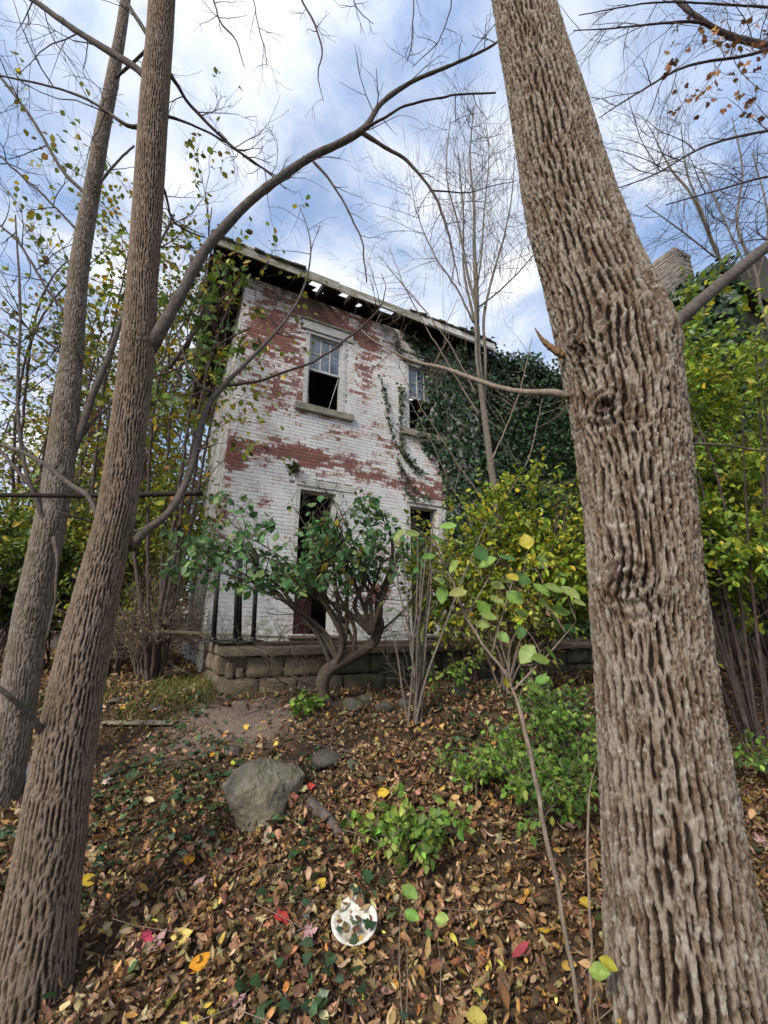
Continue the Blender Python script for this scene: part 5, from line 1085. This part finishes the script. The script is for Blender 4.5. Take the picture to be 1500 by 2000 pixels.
# ------------------------------------------------------------------ forest floor
def inview(x, y): return np.abs(x) < .98 * y + .5
def onfloor(n, y0, y1, p=1.0):
    y = y0 + (y1 - y0) * rg.random(n * 3) ** p; x = rg.uniform(-1, 1, n * 3) * (.98 * y1 + .5); k = inview(x, y)
    q = np.stack([x - HC[0], y - HC[1]], -1); s, d = q @ HU, q @ HV; k &= ~((s > -.02) & (d > -2.03) & (s < 13)); x, y = x[k][:n], y[k][:n]; return x, y
def path(x, y): return np.exp(-(((x + 1.22) / .55) ** 2 + ((y - 3.74) / .35) ** 2))
BROWN = [(.25, .150, .076), (.35, .225, .118), (.17, .098, .054), (.46, .325, .19), (.11, .066, .042), (.50, .29, .08), (.60, .44, .10)]
g = Geo()
for y0, y1, n, sz in ((1.0, 3.0, 17000, (.024, .060)), (1.0, 3.2, 30000, (.010, .030)), (3.0, 5.2, 19000, (.02, .055)), (5.2, 14, 10000, (.06, .11))):
    x, y = onfloor(n, y0, y1); k = rg.random(len(x)) > .93 * path(x, y) ; k &= rg.random(len(x)) < np.clip((fbm(np.stack([x * 1.7, y * 1.7, 0 * x], -1), 14, 3) - .20) * 2.9, .38, 1); x, y = x[k], y[k]; n = len(x)
    z = gz(x, y) + rg.random(n) ** 1.5 * .045 + .004; tmset = OV + LONG + [MAPLE]; sel = rg.choice(len(tmset), n, p=np.array([1, 3, 4, 2, 2, 4, 3, 4]) / 23.); C = pal(rg, n, BROWN, (5, 5, 4, 3, 3, .8, .35), .28)
    for q, tm_ in enumerate(tmset):
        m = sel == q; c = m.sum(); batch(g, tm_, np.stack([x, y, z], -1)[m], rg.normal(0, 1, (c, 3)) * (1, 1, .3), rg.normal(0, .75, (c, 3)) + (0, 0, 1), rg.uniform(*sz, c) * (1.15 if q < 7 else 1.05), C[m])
tag(put('fallen_leaves', g, M_DEAD, col=True), 'brown and tan fallen leaves carpeting the whole slope', 'leaf litter', kind='stuff')
# low ivy creeping through the litter
g = Geo(); x, y = onfloor(11000, 1.1, 4.4); f = fbm(np.stack([x * 1.3, y * 1.3, 0 * x], -1), 51, 3) + .09 * np.exp(-((x + .75) / .5) ** 2) * np.clip(1.6 - np.abs(y - 2.6), 0, 1) + .12 * np.exp(-((y - 1.5) / .4) ** 2) - .3 * path(x, y)
k = rg.random(len(x)) < np.clip((f - .53) * 6, 0.012, .7); x, y = x[k], y[k]; n = len(x); P = np.stack([x, y, gz(x, y) + .02 + rg.random(n) * .06], -1)
batch(g, IVY, P, rg.normal(0, 1, (n, 3)) * (1, 1, .25), rg.normal(0, .35, (n, 3)) + (0, -.2, 1), rg.uniform(.03, .062, n), pal(rg, n, [(.026, .055, .022), (.040, .080, .032), (.075, .125, .045), (.055, .09, .045)], None, .2)); tag(put('ground_ivy', g, M_IVY, col=True), 'dark green ivy creeping through the fallen leaves', 'ground cover', kind='stuff')
# grass by the porch corner
g = Geo(); n = 2600; c0 = atg(330, 1370); x = c0[0] + rg.normal(0, .38, n); y = c0[1] + .35 + rg.normal(0, .42, n); k = (rg.random(n) > path(x, y)) & (fbm(np.stack([x * 3, y * 3, 0 * x], -1), 61, 2) > .42); x, y = x[k], y[k]; n = len(x); hgt = rg.uniform(.05, .14, n); a = rg.uniform(0, 6.28, n); ln = rg.normal(0, .5, (n, 2))
B0 = np.stack([x, y, gz(x, y)], -1); dx = np.stack([np.cos(a), np.sin(a), 0 * a], -1) * .003; tp_ = B0 + np.stack([ln[:, 0] * hgt, ln[:, 1] * hgt, hgt], -1); md = (B0 + tp_) / 2 + (0, 0, .012)
V = np.stack([B0 - dx, B0 + dx, md + dx * .8, md - dx * .8, tp_], 1).reshape(-1, 3); o = (np.arange(n) * 5)[:, None]; g.add(V, np.hstack([o + 3, o + 2, o + 4]), np.hstack([o, o + 1, o + 2, o + 3]), np.repeat(pal(rg, n, [(.09, .15, .03), (.16, .2, .04), (.25, .22, .07)]), 5, 0)); tag(put('grass', g, M_LEAF, col=True), 'tufts of green grass beside the porch corner', 'grass', kind='stuff')
# thin twigs lying about
g = Geo(); out = []
x, y = onfloor(260, 1.1, 4.5)
for a, b in zip(x, y):
    p = np.array([a, b, float(gz(np.array([a]), np.array([b]))[0]) + .03]); an = rg.uniform(0, 6.28); grow(out, p, np.array([math.cos(an), math.sin(an), rg.uniform(0, .25)]), rg.uniform(.12, .4), .0022, 0, rg, .1)
tag(put('twig_litter', tubes(g, out, 4), M_TWIG_PALE), 'thin dry twigs scattered among the fallen leaves', 'twigs', kind='stuff')

# ------------------------------------------------------------------ stones, log, litter
def rock(nm, label, c, ex, seed, mat, cat='rock', rot=0.0, cuts=7, n=46, amp=.10, group=None, sink=.25, hr=(.62, .86), fineamp=.03):
    """faceted boulder: a sphere trimmed by random planes, then roughened"""
    r2 = np.random.default_rng(seed); th = np.linspace(0, np.pi, n // 2 + 1); ph = np.arange(n) * 2 * np.pi / n; TH, PH = np.meshgrid(th, ph, indexing='ij')
    V = np.stack([np.sin(TH) * np.cos(PH), np.sin(TH) * np.sin(PH), np.cos(TH)], -1).reshape(-1, 3)
    for k in range(cuts):
        d = nrm(r2.normal(0, 1, 3)); h = r2.uniform(*hr); e = V @ d; m = e > h; V[m] -= np.outer((e[m] - h) * .93, d)
    V = V * (1 + amp * (fbm(V * 2.3 + seed, 3, 4) - .5)[:, None] + .05 * (fbm(V * 9 + seed, 4, 3) - .5)[:, None] + fineamp * (fbm(V * 14 + seed, 9, 4) - .5)[:, None]); cr, sr = math.cos(rot), math.sin(rot); V = V * np.array(ex); V = V @ np.array([[cr, sr, 0], [-sr, cr, 0], [0, 0, 1]])
    i = np.arange(n // 2)[:, None] * n; j = np.arange(n)[None]; k = (j + 1) % n; Q = np.stack([i + j, i + n + j, i + n + k, i + k], -1).reshape(-1, 4)
    g = Geo().add(V + np.array([c[0], c[1], c[2] + ex[2] * (1 - 2 * sink)]), None, Q); return solo(nm, g, mat, label, cat, smooth=True, group=group)
c = atg(508, 1612); rock('boulder', 'big speckled grey-brown boulder lying among the fallen leaves', c + np.array([-.01, .12, -.02]), (.255, .23, .235), 12, M_BOULDER, 'boulder', .5, 13, 150, .24, sink=.31, hr=(.52, .80), fineamp=.10)
for px, py, ex, lab in ((640, 1492, (.13, .10, .06), 'flat mossy stone half buried behind the boulder'), (690, 1500, (.05, .04, .035), 'small pale stone right of the flat mossy one'), (455, 1475, (.07, .06, .04), 'small stone touching the back of the boulder'), (690, 1385, (.11, .08, .06), 'rounded stone at the foot of the gnarled shrub'), (750, 1388, (.08, .06, .05), 'second rounded stone right of the gnarled shrub'), (715, 1375, (.07, .07, .05), 'stone wedged behind the two rounded ones'), (900, 1360, (.12, .09, .06), 'stone half hidden behind the bare canes'), (790, 1380, (.07, .06, .045), 'stone touching the clump of canes'), (745, 1525, (.05, .04, .02), 'dark flat stone chip out on the open slope'), (300, 1385, (.05, .04, .03), 'small stone in the grass by the path'), (232, 1372, (.10, .07, .03), 'flat stone in the grass beside the fissured trunk')):
    c = atg(px, py); rock('stone', lab, c, ex, int(px), M_ROCK, 'stone', px * .1, 6, 26, group='loose stones around the porch')
# fallen log
p0, p1 = atg(605, 1570, .02), atg(672, 1640, .03); C, Rr = smooth_line(np.array([p0, (p0 + p1) / 2 + (0, 0, .015), p1]), np.array([.034, .03, .022]), .01); T, N, B = frames(C); a = np.arange(20) * 2 * np.pi / 20
W = C[:, None] + (Rr[:, None] * (1 + .5 * (fbm(np.stack([np.cos(a)[None] * 5 + 0 * Rr[:, None], np.sin(a)[None] * 5 + 0 * Rr[:, None], np.linspace(0, 5, len(C))[:, None] + 0 * a[None]], -1).reshape(-1, 3), 2, 3).reshape(len(C), 20) - .5)))[..., None] * (np.cos(a)[None, :, None] * N[:, None] + np.sin(a)[None, :, None] * B[:, None])
i = np.arange(len(C) - 1)[:, None] * 20; j = np.arange(20)[None]; k = (j + 1) % 20; g = Geo().add(W.reshape(-1, 3), None, np.stack([i + j, i + k, i + 20 + k, i + 20 + j], -1).reshape(-1, 4)); solo('log', g, M_LIMB, 'short rotting brown log right of the boulder', 'log', smooth=True, attrs={'h': np.full(g.n, .6)})
# white plate, tilted, broken at the back
c = atg(692, 1812, .03); a = np.arange(49) * 2 * np.pi / 49; prof = [(0, .004), (.06, .003), (.082, .008), (.095, .017), (.112, .020), (.115, .016), (.095, .010), (.06, -.003), (0, -.003)]
V = np.array([(r * math.cos(q), r * math.sin(q), z) for r, z in prof for q in a]); ang = np.arctan2(V[:, 1], V[:, 0]); rr = np.hypot(V[:, 0], V[:, 1]); notch = np.exp(-((ang - 1.0) / .28) ** 2) * .30 + np.exp(-((ang - 2.55) / .25) ** 2) * .18; V[:, :2] *= (1 - notch * np.clip((rr - .05) / .05, 0, 1))[:, None] * .84
cx_, sx_ = math.cos(.42), math.sin(.42); V = V @ np.array([[1, 0, 0], [0, cx_, sx_], [0, -sx_, cx_]]) + c + (0, 0, .016); Q = [(k * 49 + j, k * 49 + (j + 1) % 49, (k + 1) * 49 + (j + 1) % 49, (k + 1) * 49 + j) for k in range(len(prof) - 1) for j in range(49)]
solo('plate', Geo().add(V, None, Q), M_PLATE, 'broken dirty white plate lying in the leaves', 'plate', smooth=True)
def board(nm, label, a, b, w, th, mat, cat, lift=.01, tilt=0.0):
    p0, p1 = atg(*a, lift), atg(*b, lift); d = nrm(p1 - p0); sd = nrm(np.cross(d, [0, 0, 1]) + np.array([0, 0, tilt])); up = np.cross(sd, d); V, T, Q = cham(0, np.linalg.norm(p1 - p0), -w / 2, w / 2, -.3 * th, .7 * th, c=min(.004, th * .3)); V = V + rg.normal(0, .002, V.shape)
    return solo(nm, Geo(True).add(p0 + V[:, :1] * d + V[:, 1:2] * sd + V[:, 2:3] * up, T, Q), mat, label, cat)
board('plank', 'weathered plank lying flat on the ground beside the fissured trunk', (200, 1412), (345, 1412), .10, .02, M_PLANK, 'plank')
board('slate', 'grey flat slab on the ground behind the bare canes', (905, 1335), (985, 1330), .22, .03, M_SLATE, 'slab', .02)
board('slate', 'mossy flat paving slab beside the side wall', (310, 1322), (350, 1305), .40, .03, M_ROCK, 'slab', .02)
board('plank', 'dark broken board leaning on the slab by the side wall', (322, 1290), (372, 1318), .10, .02, M_PLANK, 'plank', .05, .3)
board('litter', 'white strip of rubbish in the grass at the wall foot', (360, 1348), (385, 1338), .05, .015, M_WHITE, 'rubbish', .03)
board('litter', 'small white scrap in the grass above the path', (295, 1388), (312, 1382), .04, .01, M_WHITE, 'rubbish', .03)
board('litter', 'flat pale stone chip at the left edge behind the fissured trunk', (40, 1500), (58, 1530), .10, .03, M_SLATE, 'chip', .03)
pc = atg(692, 1812, .03)
for k, (dx, dy, wh) in enumerate(((-.055, -.02, 'curled brown leaf on the left rim of the white plate'), (.0, -.045, 'brown leaf on the near rim of the white plate'), (.02, .01, 'tan leaf in the middle of the white plate'), (.06, .0, 'reddish leaf on the right side of the white plate'), (.035, .05, 'brown leaf on the far rim of the white plate'), (-.02, .045, 'tan leaf on the upper left of the white plate'), (.03, -.03, 'dark leaf below the middle of the white plate'))):
    P = pc + np.array([[dx, dy, .048 + dy * .45]]); g = batch(Geo(), [OV[1], MAPLE, LONG[0]][k % 3], P, rg.normal(0, 1, (1, 3)) * (1, 1, .2), np.array([[0, -.4, 1.0]]) + rg.normal(0, .25, (1, 3)), rg.uniform(.03, .055), np.array([[(.24, .13, .07), (.15, .08, .05), (.38, .26, .14), (.34, .12, .10), (.24, .13, .07), (.38, .26, .14), (.10, .06, .04)][k]])); solo('leaf', g, M_DEAD, wh, 'leaf', col=True, group='dry leaves on the plate')
# single bright leaves that stand out
def bright(nm, tm_, px, py, size, col, label, cat='leaf', tiltn=(0, -.5, .8)):
    c = atg(px, py, .045); g = batch(Geo(), tm_, c[None], np.array([[rg.normal(0, 1), rg.normal(0, .5), .1]]), np.array([tiltn]) + rg.normal(0, .15, (1, 3)), size, np.array([col])); solo(nm, g, M_DEAD, label, cat, col=True, group='bright fallen leaves')
Y1, Y2, PK, RD = (.62, .42, .05), (.66, .30, .03), (.50, .30, .30), (.50, .06, .05)
OW = tm_ovate(.36, .12, .4, 6)
for nm, tm_, px, py, sz, col, lab in (
    ('leaf', OW, 190, 1720, .09, Y1, 'bright yellow leaf beside the fissured trunk'), ('leaf', OW, 360, 1690, .075, Y2, 'upright golden leaf below the boulder'), ('leaf', HEART, 335, 1838, .08, (.70, .52, .16), 'round pale yellow leaf low in the litter'), ('leaf', OW, 368, 1902, .09, Y2, 'orange-yellow leaf under the round pale one'),
    ('leaf', MAPLE, 280, 1850, .09, PK, 'pink maple leaf beside the round pale yellow leaf'), ('leaf', MAPLE, 270, 1835, .07, (.42, .05, .10), 'crimson maple leaf peeping above the pink one'), ('leaf', MAPLE, 562, 1785, .075, RD, 'scarlet maple leaf left of the white plate'), ('leaf', MAPLE, 592, 1820, .06, PK, 'pink maple leaf between scarlet leaf and plate'), ('leaf', MAPLE, 385, 1718, .055, PK, 'pale pink curled leaf under the golden leaf'), ('leaf', OW, 1060, 1812, .07, Y1, 'yellow leaf beside the leaning sapling'),
    ('leaf', OW, 1160, 1768, .065, Y1, 'yellow leaf touching the big trunk'), ('leaf', LONG[0], 938, 1870, .085, (.36, .14, .15), 'long mauve leaf below right of the plate'), ('leaf', LONG[0], 1000, 1870, .09, (.28, .05, .06), 'long dark red leaf beside the mauve one'), ('leaf', OW, 950, 1985, .085, (.58, .48, .12), 'large yellow leaf at the bottom edge'), ('leaf', MAPLE, 458, 1965, .06, PK, 'pink curled leaf near the bottom edge'), ('leaf', OW, 880, 1565, .06, (.62, .42, .16), 'pale orange leaf above the low bush'),
    ('leaf', OW, 735, 1550, .08, Y1, 'yellow leaf alone on the open slope'), ('leaf', OW, 450, 1490, .06, (.40, .46, .06), 'lime leaf leaning on the boulder'), ('leaf', MAPLE, 600, 1535, .05, RD, 'red leaf touching the right side of the boulder'), ('leaf', OW, 410, 1478, .055, Y2, 'orange leaf up-slope of the boulder'), ('leaf', MAPLE, 205, 1532, .06, (.55, .42, .36), 'pale pink leaf between fissured trunk and boulder'), ('leaf', OW, 620, 1735, .06, Y1, 'small yellow leaf above the scarlet leaf'), ('leaf', MAPLE, 1495, 1640, .07, PK, 'pink leaf at the right edge')):
    bright(nm, tm_, px, py, sz, col, lab)
